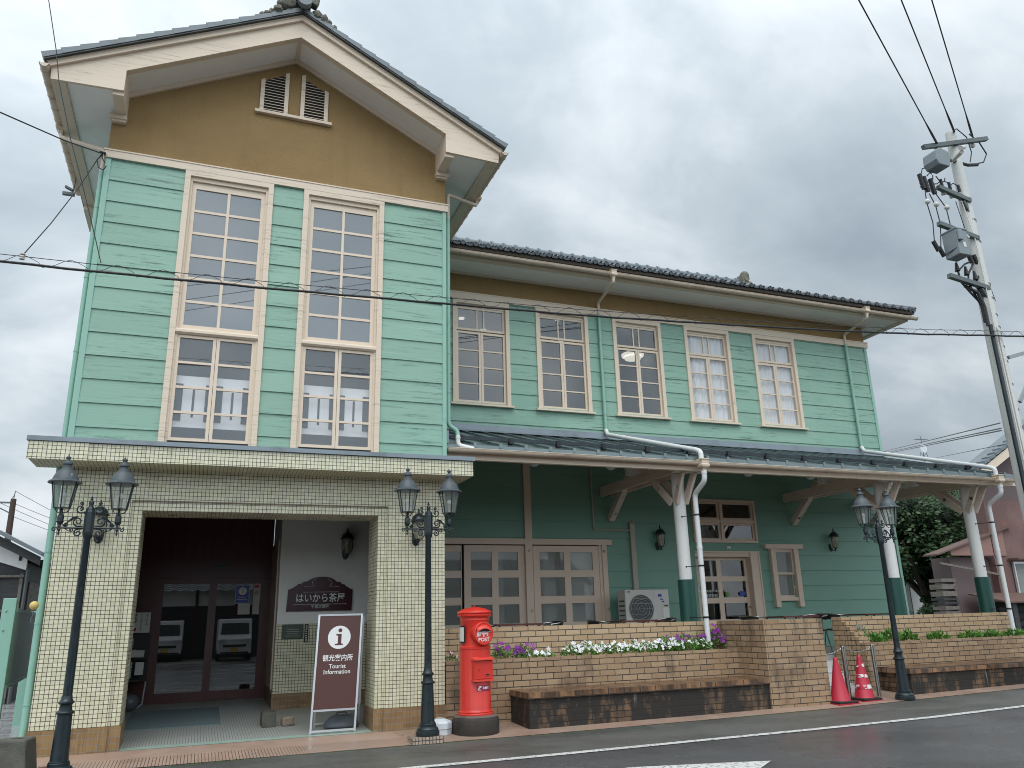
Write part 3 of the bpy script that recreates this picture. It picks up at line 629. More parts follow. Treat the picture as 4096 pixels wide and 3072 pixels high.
# --- tiled portal
OX0, OX1, OZ = -.905, 2.505, 3.10
m = MB()
m.box(-1.745, OX0, 11.5, 12.2, .335, 3.575); m.box(OX1, 3.37, 11.5, 12.2, .335, 3.575); m.box(OX0, OX1, 11.5, 12.2, OZ, 3.575)
m.box(OX0, -.765, 11.53, 12.2, .335, 2.965); m.box(2.375, OX1, 11.53, 12.2, .335, 2.965); m.box(OX0, OX1, 11.53, 12.2, 2.965, OZ-.012)
pt = ob('tiled_portal', m, 'mosaic', B)
m = MB(); m.box(OX0, OX1, 11.505, 11.53, OZ-.012, OZ-.002); ob('groove', m, 'base_tile', pt)
m = MB(); m.box(-1.765, OX0+.012, 11.482, 12.2, 0, .335); m.box(OX1-.012, 3.39, 11.482, 12.2, 0, .335); m.box(OX0+.012, -.75, 11.515, 12.2, 0, .335); m.box(2.36, OX1-.012, 11.515, 12.2, 0, .335)
ob('portal_base', m, 'base_tile', B)
m = MB(); m.box(-2.08, 3.665, 11.0, 11.5, 3.51, 3.73); m.box(3.372, 3.665, 11.5, 11.92, 3.51, 3.73); m.box(-2.08, -1.748, 11.5, 11.62, 3.51, 3.73); m.box(-2.095, -1.42, 10.985, 11.0, 3.505, 3.732)
ob('portal_canopy', m, 'mosaic_stained', B)
m = MB(); m.box(-2.115, 3.69, 10.965, 11.02, 3.732, 3.79); m.box(-2.115, 3.69, 11.02, 11.47, 3.775, 3.80); m.box(-1.79, 3.43, 11.44, 11.475, 3.80, 3.86); m.box(3.665, 3.69, 11.02, 11.92, 3.732, 3.775); m.box(-2.115, -2.09, 11.02, 11.62, 3.732, 3.775)
ob('canopy_flashing', m, 'flashing', B)
m = MB(); m.box(-1.74, 3.37, 11.5, 15.6, 3.58, 3.70); ob('floor_slab', m, 'concrete', B)
# porch interior
m = MB(); m.add([(-.95, 11.72, .052), (3.25, 11.72, .052), (3.25, 15.8, .233), (-.95, 15.8, .233)], [(0, 1, 2, 3)]); ob('porch_floor', m, 'porch_floor', B)
m = MB(); m.add([(-.9, 11.50, .052), (2.5, 11.50, .052), (2.5, 11.722, .054), (-.9, 11.722, .054)], [(0, 1, 2, 3)]); ob('threshold', m, 'threshold', B)
m = MB(); m.box(1.27, 3.25, 14.28, 14.40, 1.49, 3.5); m.box(1.27, 1.33, 14.40, 15.74, 1.2, 3.5); ob('porch_wall', m, 'plaster', B)
m = MB(); m.box(1.262, 3.25, 14.262, 14.40, .40, 1.49); ob('porch_tiled_wall', m, 'mosaic', B)
m = MB(); m.box(1.25, 3.25, 14.255, 14.45, .1, .395); m.box(1.25, 1.33, 14.45, 15.74, .1, .46); ob('porch_base', m, 'base_tile', B)
m = MB(); m.box(1.255, 1.27, 14.46, 15.74, .46, 2.9); m.box(1.235, 1.255, 14.42, 14.52, .46, 2.9); ob('timber_post', m, 'beige_door', B)
m = MB(); m.box(-1.3, 3.3, 12.2, 15.9, 3.45, 3.55); m.box(-1.42, -1.35, 12.2, 15.9, 0, 3.5); m.box(3.25, 3.3, 12.2, 15.9, 0, 3.5); m.box(-1.3, 1.27, 15.84, 15.9, 0, 3.5); ob('porch_ceiling', m, 'black_wall', B)
m = MB(); m.box(-1.35, 1.26, 15.76, 15.82, 2.42, 3.45); m.box(-1.35, -.74, 15.76, 15.82, .2, 2.42); m.box(-.74, 1.26, 15.70, 15.84, 2.33, 2.42); ob('door_surround', m, 'dark_wood', B)
for x0, x1, y in ((-.74, .27, 15.74), (.19, 1.26, 15.77)):
    m = MB(); gx0, gx1 = (-.572, .188) if x0 < 0 else (.322, 1.082)
    m.box(x0, gx0, y, y+.04, .23, 2.33); m.box(gx1, x1, y, y+.04, .23, 2.33); m.box(gx0, gx1, y, y+.04, .23, .40); m.box(gx0, gx1, y, y+.04, 2.225, 2.33)
    d = ob('sliding_door', m, 'dark_wood', B)
    g = MB(); g.quad((gx0, y+.02, .40), (gx1, y+.02, .40), (gx1, y+.02, 2.225), (gx0, y+.02, 2.225)); ob('pane', g, 'glass_door', d)
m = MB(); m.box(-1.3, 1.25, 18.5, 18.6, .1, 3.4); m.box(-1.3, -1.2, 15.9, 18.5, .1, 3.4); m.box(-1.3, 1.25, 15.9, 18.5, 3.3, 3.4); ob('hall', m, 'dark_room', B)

# ------------------------------------------------------------------ long wing
WY = 15.0; WX0, WX1 = 3.40, 15.95
WW = [4.57, 6.48, 8.39, 10.31, 12.28]
holes = [(a+.04, a+1.24, 5.80, 8.085) for a in WW]
siding('wing_siding', WX0, 15.87, 5.13, 8.085, holes, WY, 'mint')
LH = [(4.2, 7.9, .7, 2.91), (10.1, 11.74, 3.0, 3.93), (10.08, 11.53, .7, 2.79), (12.16, 12.66, 1.70, 2.85)]
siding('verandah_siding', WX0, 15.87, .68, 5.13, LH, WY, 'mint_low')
m = MB(); m.box(15.87, WX1, 14.972, 15.06, .1, 8.085); m.box(15.93, WX1, 15.06, 21, .1, 8.3); ob('corner_board', m, 'mint_trim', B)
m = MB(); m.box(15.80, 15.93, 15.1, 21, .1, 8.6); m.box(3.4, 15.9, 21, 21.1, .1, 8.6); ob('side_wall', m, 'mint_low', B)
m = MB(); m.box(WX0, WX1+.035, 14.945, 15.06, 8.085, 8.225); m.box(WX0, WX1+.045, 14.935, 15.065, 8.215, 8.24); ob('frieze_board', m, 'cream_plain', B)
m = MB(); m.box(WX0, 15.92, 14.995, 15.1, 8.225, 8.70); ob('wing_stucco', m, 'stucco', B)
m = MB(); m.box(WX0, 16.62, 14.25, 15.0, 8.70, 8.715); m.box(15.9, 16.62, 15.0, 21, 8.70, 8.715); ob('soffit', m, 'soffit', B)
m = MB(); m.box(WX0, 16.0, 14.94, 14.995, 8.655, 8.76); m.box(WX0, 16.68, 14.185, 14.30, 8.655, 8.70); m.box(WX0, 16.68, 14.165, 14.19, 8.655, 8.74); m.box(WX0, 16.70, 14.155, 14.175, 8.74, 8.86)
m.box(16.60, 16.70, 14.19, 15.02, 8.64, 8.70); m.box(16.68, 16.70, 14.19, 21.5, 8.64, 8.86); m.box(16.60, 16.68, 15.02, 21.5, 8.64, 8.69); ob('eave_fascia', m, 'cream_plain', B)
# main tiled roof with hip on the right
RY, RZ, RXE = 18.0, 10.83, 14.57
T = math.hypot(RY-14.02, RZ-8.90); W_ = Vector((0, (RY-14.02)/T, (RZ-8.90)/T)); Nw = Vector((0, -W_.z, W_.y))
lim = lambda t: (16.87-3.40) - (16.87-RXE)*t/T
pm = pantile((3.40, 14.02, 8.90), (1, 0, 0), W_, Nw, 49, 19, .2755, T/19, lim, amp=.030, ns=8, lift=.028)
wr = ob('wing_roof', pm, 'tile_roof', B, smooth=True)
m = MB(); m.add([(3.4, 14.06, 8.83), (16.84, 14.06, 8.83), (RXE, RY, RZ-.06), (3.4, RY, RZ-.06)], [(0, 1, 2, 3)])
m.add([(16.86, 14.05, 8.86), (16.86, 22, 8.86), (RXE, RY, RZ)], [(0, 1, 2)]); m.add([(3.4, 22, 8.86), (16.86, 22, 8.86), (RXE, RY, RZ), (3.4, RY, RZ)], [(0, 3, 2, 1)])
m.box(WX0, 16.80, 14.06, 14.16, 8.80, 8.855); ob('underlay', m, 'tile_dark', wr)
m = MB(); m.box(WX0, 16.8, 14.045, 14.065, 8.79, 8.87); ob('eave_batten', m, 'bark', wr)
m = MB()
for k in range(49):
    x = 3.40+.2755*k+.005
    if x > 16.85: break
    m.lathe([(.001, 0), (.052, 0), (.056, .006), (.056, .06)], (0, 0, 0), 12); n_ = 4*12
    m.v[-n_:] = [(x+vx, 14.00+vz, 8.915+vy) for vx, vy, vz in m.v[-n_:]]
    m.prism([(x+.05, 8.905), (x+.2755-.05, 8.905), (x+.2755-.07, 8.868), (x+.2755/2, 8.855), (x+.07, 8.868)][::-1], 'y', 14.008, 14.03)
ob('eave_tile', m, 'tile_roof', wr, smooth=True)
m = MB(); m.tube([(16.87, 14.05, 8.95), (RXE, RY, RZ+.05)], .06, 8); ob('hip_tile', m, 'tile_roof', wr, smooth=True)
m = MB(); m.box(3.4, RXE, RY-.13, RY+.13, RZ-.05, RZ+.22)
for k in range(4): m.box(3.4, RXE, RY-.15+.008*k, RY-.12+.008*k, RZ+.0+.055*k, RZ+.022+.055*k)
m.tube([(3.4, RY, RZ+.24), (RXE, RY, RZ+.24)], .085, 10)
k = 0
while 3.5+.34*k < RXE:
    m.tube([(3.5+.34*k, RY, RZ+.24), (3.56+.34*k, RY, RZ+.24)], .115, 10); k += 1
ob('roof_ridge', m, 'tile_grey', B, smooth=True)
m = MB(); m.box(RXE-.05, RXE+.16, RY-.22, RY+.22, RZ+.02, RZ+.42); m.ball((RXE+.12, RY-.1, RZ+.44), .14, 10, 7); m.ball((RXE+.3, RY-.05, RZ+.16), .13, 10, 7); m.ball((RXE+.36, RY-.12, RZ+.02), .10, 10, 7); m.tube([(RXE+.1, RY-.24, RZ+.3), (RXE+.1, RY+.2, RZ+.3)], .09, 12)
ob('ridge_end_tile', m, 'stone_lichen', B, smooth=True)
gutter('wing_gutter', (3.42, 14.07, 8.745), (16.88, 14.07, 8.705), .066, B, .42)
# wing windows
for i, a in enumerate(WW):
    b = a+1.28; m = MB(); m.box(a, a+.085, 14.955, 15.12, 5.78, 8.085); m.box(b-.085, b, 14.955, 15.12, 5.78, 8.085); m.box(a+.085, b-.085, 14.955, 15.12, 7.99, 8.085)
    m.box(a+.085, b-.085, 15.0, 15.12, 5.78, 5.80); m.box(a+.085, b-.085, 15.02, 15.12, 7.93, 7.99)
    wn = ob('wing_window', m, 'cream_plain', B)
    m = MB(); m.prism([(14.91, 5.725), (14.91, 5.765), (15.0, 5.785), (15.0, 5.725)], 'x', a-.055, b+.055); ob('sill', m, 'cream', wn)
    gm = 'glass_clear' if i > 2 else 'glass'
    mid = (a+b)/2
    sash('transom', a+.087, b-.087, 7.40, 7.928, 15.03, .048, 1, 3, 'cream_plain', wn, mu=.030, xs=[mid-.075, mid+.075], gm=gm)
    for p, q in ((a+.087, mid-.003), (mid+.003, b-.087)): sash('casement', p, q, 5.80, 7.37, 15.015, .05, 4, 1, 'cream_plain', wn, mu=.028, dep=.045, gm=gm)
m = MB(); m.box(3.45, 15.75, 18.9, 19.0, 5.2, 8.5); m.box(3.45, 15.75, 15.15, 18.9, 8.40, 8.48); m.box(3.45, 15.75, 15.15, 18.9, 5.15, 5.25); m.box(3.42, 3.45, 15.15, 18.9, 5.2, 8.4); m.box(9.98, 10.05, 15.15, 18.9, 5.2, 8.4)
ob('interior', m, 'interior', B)
for i in (3, 4):
    m = MB(); a = WW[i]; x0, x1 = (a+.06, a+1.22) if i == 3 else (a+.42, a+1.22); n = 60
    for z0, z1 in ((5.75, 7.95),):
        vs = [(x0+(x1-x0)*k/n, 15.11+.018*math.sin(k*.9+(.5 if z else 0))+.01*math.sin(k*.37), z0 if z == 0 else z1) for z in (0, 1) for k in range(n+1)]
        m.add(vs, [(k, k+1, n+1+k+1, n+1+k) for k in range(n)])
    ob('curtain', m, 'curtain', B, smooth=True)
m = MB(); m.add([(12.38+.33*k/20, 15.13+.02*math.sin(k*.8), z) for z in (5.75, 7.95) for k in range(21)], [(k, k+1, 22+k, 21+k) for k in range(20)]); ob('curtain', m, 'plaster', B, smooth=True)
# wing downpipes
for x in (8.04, 15.22):
    hopper((x-.07, 14.03, 8.71), B)
    pipe('downpipe', [(x-.07, 14.03, 8.60), (x-.07, 14.03, 8.50), (x, 14.93, 8.37), (x, 14.93, 8.10)], .036, 'pipe_cream', B)
    pipe('downpipe', [(x, 14.93, 8.10), (x, 14.93, 5.36)], .038, 'pipe_green', B, joints=[((x, 14.93, z), (x, 14.93, z+.02)) for z in (7.45, 6.65, 5.72)])
    p3 = [(x, 14.93, 5.38), (x, 14.86, 5.26), (x, 11.62, 4.255), (x, 11.50, 4.20), (x, 11.50, 4.06)]
    pipe('downpipe', p3, .045, 'pipe_white', B, joints=[((x, 14.2, 5.055), (x, 14.16, 5.043)), ((x, 14.93, 5.36), (x, 14.93, 5.38))])
    hopper((x, 11.46, 3.985), B, sc_=1.1)
    pipe('downpipe', [(x, 11.46, 3.86), (x, 11.46, 3.68), (x, 11.80, 3.50), (x, 11.80, .92)], .045, 'pipe_white', B, joints=[((x, 11.46, 3.80), (x, 11.46, 3.84)), ((x, 11.80, 2.55), (x, 11.80, 2.60))])
    m = MB()
    for z in (3.12, 2.25, 1.40): m.tube([(x, 11.80, z), (x, 11.80, z+.03)], .049, 14); m.tube([(x, 11.80, z+.015), (x-.12, 12.08, z+.015)], .007, 6); m.tube([(x-.12, 12.08, z-.0), (x-.12, 12.08, z+.03)], .012, 6)
    ob('pipe_clamp', m, 'black_metal', B)
# lower wall: sliding windows
m = MB()
m.box(3.45, 8.02, 14.945, 15.12, 2.905, 3.02); m.box(6.06, 6.215, 14.935, 15.12, .7, 4.60); m.box(7.79, 7.90, 14.955, 15.15, .7, 2.905); m.box(7.725, 7.79, 14.985, 15.2, .7, 2.905)
lw = ob('sliding_window_frame', m, 'beige_door', B)
def panel(x0, x1, Y, xs_, zs_=((2.40, 2.76), (1.895, 2.26), (1.39, 1.75), (.9, 1.25)), z0=.7, z1=2.885, nm='sliding_panel', gm='frosted', par=None):
    m = MB(); xx = [x0]+[v for p in xs_ for v in p]+[x1]
    for i in range(0, len(xx), 2): m.box(xx[i], xx[i+1], Y, Y+.04, z0, z1)
    zz_ = sorted([z0]+[v for p in zs_ for v in p]+[z1])
    for p in xs_:
        for i in range(0, len(zz_), 2): m.box(p[0], p[1], Y, Y+.04, zz_[i], zz_[i+1])
    o = ob(nm, m, 'beige_door', par or B)
    g = MB()
    for p in xs_:
        for q in zs_: g.quad((p[0], Y+.02, q[0]), (p[1], Y+.02, q[0]), (p[1], Y+.02, q[1]), (p[0], Y+.02, q[1]))
    ob('pane', g, gm, o); return o
panel(4.79, 6.06, 15.00, [(4.93, 5.36), (5.495, 5.92)]); panel(6.25, 7.725, 15.00, [(6.39, 6.93), (7.07, 7.58)]); panel(3.45, 4.76, 15.05, [(3.6, 4.0), (4.13, 4.74)])
m = MB()
for x, z in ((6.14, 2.78), (7.84, 2.78), (6.16, 1.62), (7.86, 1.62)): m.box(x-.022, x+.022, 14.925, 14.95, z-.028, z+.028)
ob('bolt_plate', m, 'duct', lw)
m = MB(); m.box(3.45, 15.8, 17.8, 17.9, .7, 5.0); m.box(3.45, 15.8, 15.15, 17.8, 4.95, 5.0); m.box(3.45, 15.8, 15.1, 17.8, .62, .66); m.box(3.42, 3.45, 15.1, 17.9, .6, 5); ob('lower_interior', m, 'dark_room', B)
for x0, x1 in ((6.55, 6.85), (7.05, 7.6), (5.45, 5.7)):
    m = MB(); n = 30; m.add([(x0+(x1-x0)*k/n, 15.25+.02*math.sin(k*1.1), z) for z in (.8, 2.8) for k in range(n+1)], [(k, k+1, n+2+k, n+1+k) for k in range(n)]); ob('curtain', m, 'curtain', B, smooth=True)
# high window over the door
m = ring(MB(), 10.08, 11.77, 2.985, 3.94, .045, 14.95, 15.12); m.box(10.12, 11.73, 14.965, 15.1, 3.42, 3.49); m.box(10.81, 10.87, 14.96, 15.1, 3.03, 3.90)
hw = ob('high_window', m, 'beige_door', B)
for x0, x1 in ((10.125, 10.81), (10.87, 11.725)):
    for z0, z1 in ((3.03, 3.42), (3.49, 3.895)): sash('sash', x0, x1, z0, z1, 15.0, .05, 1, 1, 'beige_door', hw, gm='glass')
# cafe door
m = MB(); m.box(10.05, 11.77, 14.96, 14.99, 2.765, 2.80); m.box(11.735, 11.77, 14.96, 14.99, .68, 2.765); m.box(11.53, 11.735, 14.975, 15.19, .68, 2.765); m.box(10.05, 11.53, 15.0, 15.19, 2.68, 2.765); m.box(11.525, 11.535, 14.99, 15.19, .68, 2.765)
df = ob('cafe_door_frame', m, 'beige_door', B)
cd = panel(10.08, 11.53, 15.15, [(10.24, 10.71), (10.83, 11.455)], ((2.265, 2.61), (1.81, 2.155), (1.35, 1.69), (.85, 1.2)), .68, 2.68, 'cafe_door', 'glass_door')
m = MB(); m.tube([(11.49, 15.14, 1.60), (11.49, 15.12, 1.60)], .02, 10); ob('lock', m, 'steel', cd)
text('hours_lettering', '時間 / 9:00〜18:00\n（火曜日定休）', .075, (10.47, 15.145, 1.90), 'white_letter', cd, line=1.3)
m = MB(); m.lathe([(.001, 0), (.05, 0), (.05, .002), (.001, .002)], (0, 0, 0), 16); m.xf(lambda v: (10.93+v.x, 15.148-v.z, 1.88+v.y*1.1)); ob('sticker', m, 'leaf', cd)
m = MB(); m.lathe([(.001, 0), (.09, 0), (.09, .002), (.001, .002)], (0, 0, 0), 20); m.xf(lambda v: (11.34+v.x, 15.148-v.z, 1.885+v.y*.65)); st_ = ob('sticker', m, 'blue_sign', cd)
# small sash window
m = MB(); m.box(11.90, 12.95, 14.88, 15.0, 2.855, 2.955); m.box(12.045, 12.17, 14.90, 15.0, 1.575, 2.855); m.box(12.69, 12.815, 14.90, 15.0, 1.575, 2.855); m.box(12.17, 12.69, 14.92, 15.0, 1.71, 1.785); m.box(12.17, 12.69, 14.95, 15.05, 2.83, 2.855)
sw = ob('small_window', m, 'beige_door', B)
sash('sash', 12.17, 12.69, 2.285, 2.83, 14.965, .045, 1, 1, 'beige_door', sw, gm='frosted', dep=.03); sash('sash', 12.17, 12.69, 1.785, 2.355, 14.997, .045, 1, 1, 'beige_door', sw, gm='frosted', dep=.03)
m = MB(); m.box(10.905, 11.01, 14.955, 14.985, 2.855, 2.905); ob('door_sensor', m, 'paper', B)
# ducts and cables on the verandah wall
m = MB(); m.prism([(14.92, 1.99), (14.92, 3.36), (14.98, 3.43), (15.0, 3.43), (15.0, 1.99)], 'x', 8.47, 8.59); ob('duct', m, 'duct', B, bev=.012)
pipe('conduit', [(7.62, 14.965, 4.62), (7.63, 14.965, 3.22), (8.47, 14.965, 3.22)], .018, 'duct', B)
# ------------------------------------------------------------------ verandah roof
VS = (5.16-4.115)/(15.0-11.6)
vz = lambda y: 4.115+(y-11.6)*VS
m = MB(); m.prism([(11.60, vz(11.6)), (15.0, vz(15.0)), (15.0, vz(15)-.03), (11.60, vz(11.6)-.03)], 'x', 3.41, 15.95); m.box(3.41, 15.95, 11.585, 11.60, 4.035, vz(11.6)+.002)
vr = ob('verandah_roof', m, 'metal_roof', B)
m = MB(); x = 3.896
while x < 15.9:
    m.prism([(11.60, vz(11.6)), (11.60, vz(11.6)+.035), (14.95, vz(14.95)+.035), (14.95, vz(14.95))], 'x', x-.022, x+.022)
    m.box(x-.026, x+.026, 11.575, 11.60, 4.08, vz(11.6)+.04); x += .4335
ob('batten', m, 'metal_roof', vr)
m = MB(); m.prism([(14.9, vz(14.9)+.04), (14.995, vz(15)+.05), (14.995, vz(15)+.15), (14.96, vz(15)+.16), (14.955, vz(15)+.06), (14.9, vz(14.9)+.045)], 'x', 3.41, 15.97); m.box(15.95, 16.0, 14.9, 15.1, 5.19, 5.30); m.box(3.402, 3.46, 11.56, 11.75, 4.12, 4.32)
ob('roof_flashing', m, 'flashing', vr)
m = MB(); m.bar((3.6, 12.02, vz(12.02)+.085), (15.2, 12.02, vz(12.02)+.085), .035, .06); sg = ob('snow_guard', m, 'black_metal', vr)
m = MB(); x = 3.80
while x < 15.3: m.box(x-.035, x+.035, 11.98, 12.06, vz(12.0)+.02, vz(12.0)+.12); x += .867
ob('guard_clip', m, 'black_rough', vr)
m = MB(); m.box(3.41, 15.9, 11.61, 11.64, 3.995, 4.09); ob('drip_board', m, 'rust_roof', vr)
m = MB(); m.box(3.41, 15.92, 11.64, 11.70, 3.90, 4.02); m.box(3.41, 15.92, 11.635, 11.72, 3.885, 3.90); ob('verandah_fascia', m, 'cream_plain', B)
gutter('verandah_gutter', (3.43, 11.52, 4.03), (15.85, 11.52, 3.995), .060, B, .36)
m = MB(); m.prism([(11.7, vz(11.7)-.10), (14.99, vz(14.99)-.10), (14.99, vz(14.99)-.12), (11.7, vz(11.7)-.12)], 'x', 3.41, 15.9); m.box(15.88, 15.93, 11.7, 15, 4.1, 4.12); ob('verandah_ceiling', m, 'beam_paint', B)
m = MB(); m.prism([(11.7, vz(11.7)-.14), (14.99, vz(14.99)-.14), (14.99, vz(14.99)-.03), (11.7, vz(11.7)-.03)], 'x', 15.9, 15.95); ob('rake_board', m, 'beam_paint', B)
for i, x in enumerate((8.0, 12.79, 15.18)):
    m = MB(); m.tube([(x, 12.25, 3.0 if False else .6), (x, 12.25, 3.92)], .112, 20); p = ob('verandah_post', m, 'white_paint', B, smooth=True)
    m = MB(); m.tube([(x, 12.25, .6), (x, 12.25, 2.055)], .148, 20); ob('sleeve', m, 'sleeve', p, smooth=True)
    m = MB()
    for s in (-1, 1): m.box(x+s*.125-.03, x+s*.125+.03, 11.95, 15.0, 3.925, 4.125)
    ob('tie_beam', m, 'beam_paint', B)
    m = MB(); m.box(x-.30, x+.30, 11.84, 11.97, 3.90, 4.03); m.box(x-.30, x+.30, 13.5, 13.62, 4.13, 4.42); ob('purlin_block', m, 'white_paint', B)
    m = MB()
    for s in (-1, 1): m.bar((x+s*.125, 12.32, 3.42), (x+s*.125, 13.35, 4.30), .05, .13); m.bar((x+s*.10, 12.20, 3.40), (x+s*.125, 11.88, 3.92), .05, .13)
    m.bar((x+.05, 14.97, 3.45), (x+.05, 14.0, 4.25), .13, .13)
    ob('brace', m, 'beam_paint', B)
    m = MB()
    for c in ((x+.05, 14.80, 3.55), (x-.13, 12.7, 3.72), (x-.13, 12.05, 3.66)): m.box(c[0]-.03, c[0]+.03, c[1]-.06, c[1], c[2]-.03, c[2]+.03)
    ob('bolt', m, 'rust_roof' if i else 'duct', B)
m = MB(); m.box(8, 15.18, 11.86, 11.96, 4.03, 4.10); ob('plate_beam', m, 'beam_paint', B)
m = MB(); m.box(3.41, 16.1, 12.315, 15.0, .55, .68); ob('verandah_floor', m, 'concrete', B)
m = MB(); m.box(3.41, 16.0, 12.33, 12.39, 0, .55); ob('floor_skirt', m, 'concrete', B)

# ------------------------------------------------------------------ brick planters, pillar, benches, steps
A = thing('brick_planter', 'long brick planter wall left of the steps with bench, pillar and flower bed', 'planter', (6.4, 11.5, 0.03))
m = MB(); m.box(3.392, 8.39, 12.0, 12.25, 0, 1.352); ob('upper_wall', m, 'brick', A)
m = MB(); m.box(3.392, 8.39, 11.5, 11.62, 0, .905); ob('front_wall', m, 'brick_aged', A)
m = MB(); m.box(8.385, 9.545, 10.76, 12.25, -.02, 1.35); ob('pillar', m, 'brick_aged', A)
m = MB(); m.box(3.40, 8.38, 11.62, 12.0, .1, .855); ob('soil', m, 'ground_soil', A)
m = MB(); m.box(4.365, 8.382, 10.79, 11.498, -.02, .402); ob('bench_base', m, 'brick_black', A)
m = MB(); m.box(4.345, 8.382, 10.755, 11.498, .402, .485); ob('bench_seat', m, 'brick_wet', A)
A2 = thing('brick_planter', 'brick planter wall right of the steps with bench and low green plants', 'planter', (13.8, 11.5, 0.1))
m = MB(); m.box(11.10, 15.46, 12.0, 12.25, 0, 1.35)
for i in range(4): m.box(11.103, 11.35-.0, 11.90-.09*i, 12.0-.09*i+.0, 0, 1.265-.088*i)
ob('upper_wall', m, 'brick', A2)
m = MB(); m.box(11.10, 17.5, 11.5, 11.62, 0, .905); ob('front_wall', m, 'brick_aged', A2)
m = MB(); m.box(11.36, 17.5, 11.62, 11.998, .1, .86); ob('soil', m, 'ground_soil', A2)
m = MB(); m.box(11.29, 17.4, 10.79, 11.498, 0, .415); ob('bench_base', m, 'brick_black', A2)
m = MB(); m.box(11.25, 17.4, 10.755, 11.498, .415, .50); ob('bench_seat', m, 'brick_wet', A2)
m = MB(); m.box(9.555, 11.09, 11.76, 12.31, 0, .205); m.box(9.555, 11.088, 11.97, 12.31, .205, .405); m.box(9.555, 11.086, 12.18, 12.31, .405, .59)
tag(ob('entrance_steps', m, 'steps', loc=(10.3, 12, 0)), 'white tiled steps rising between the two brick planters', 'steps')

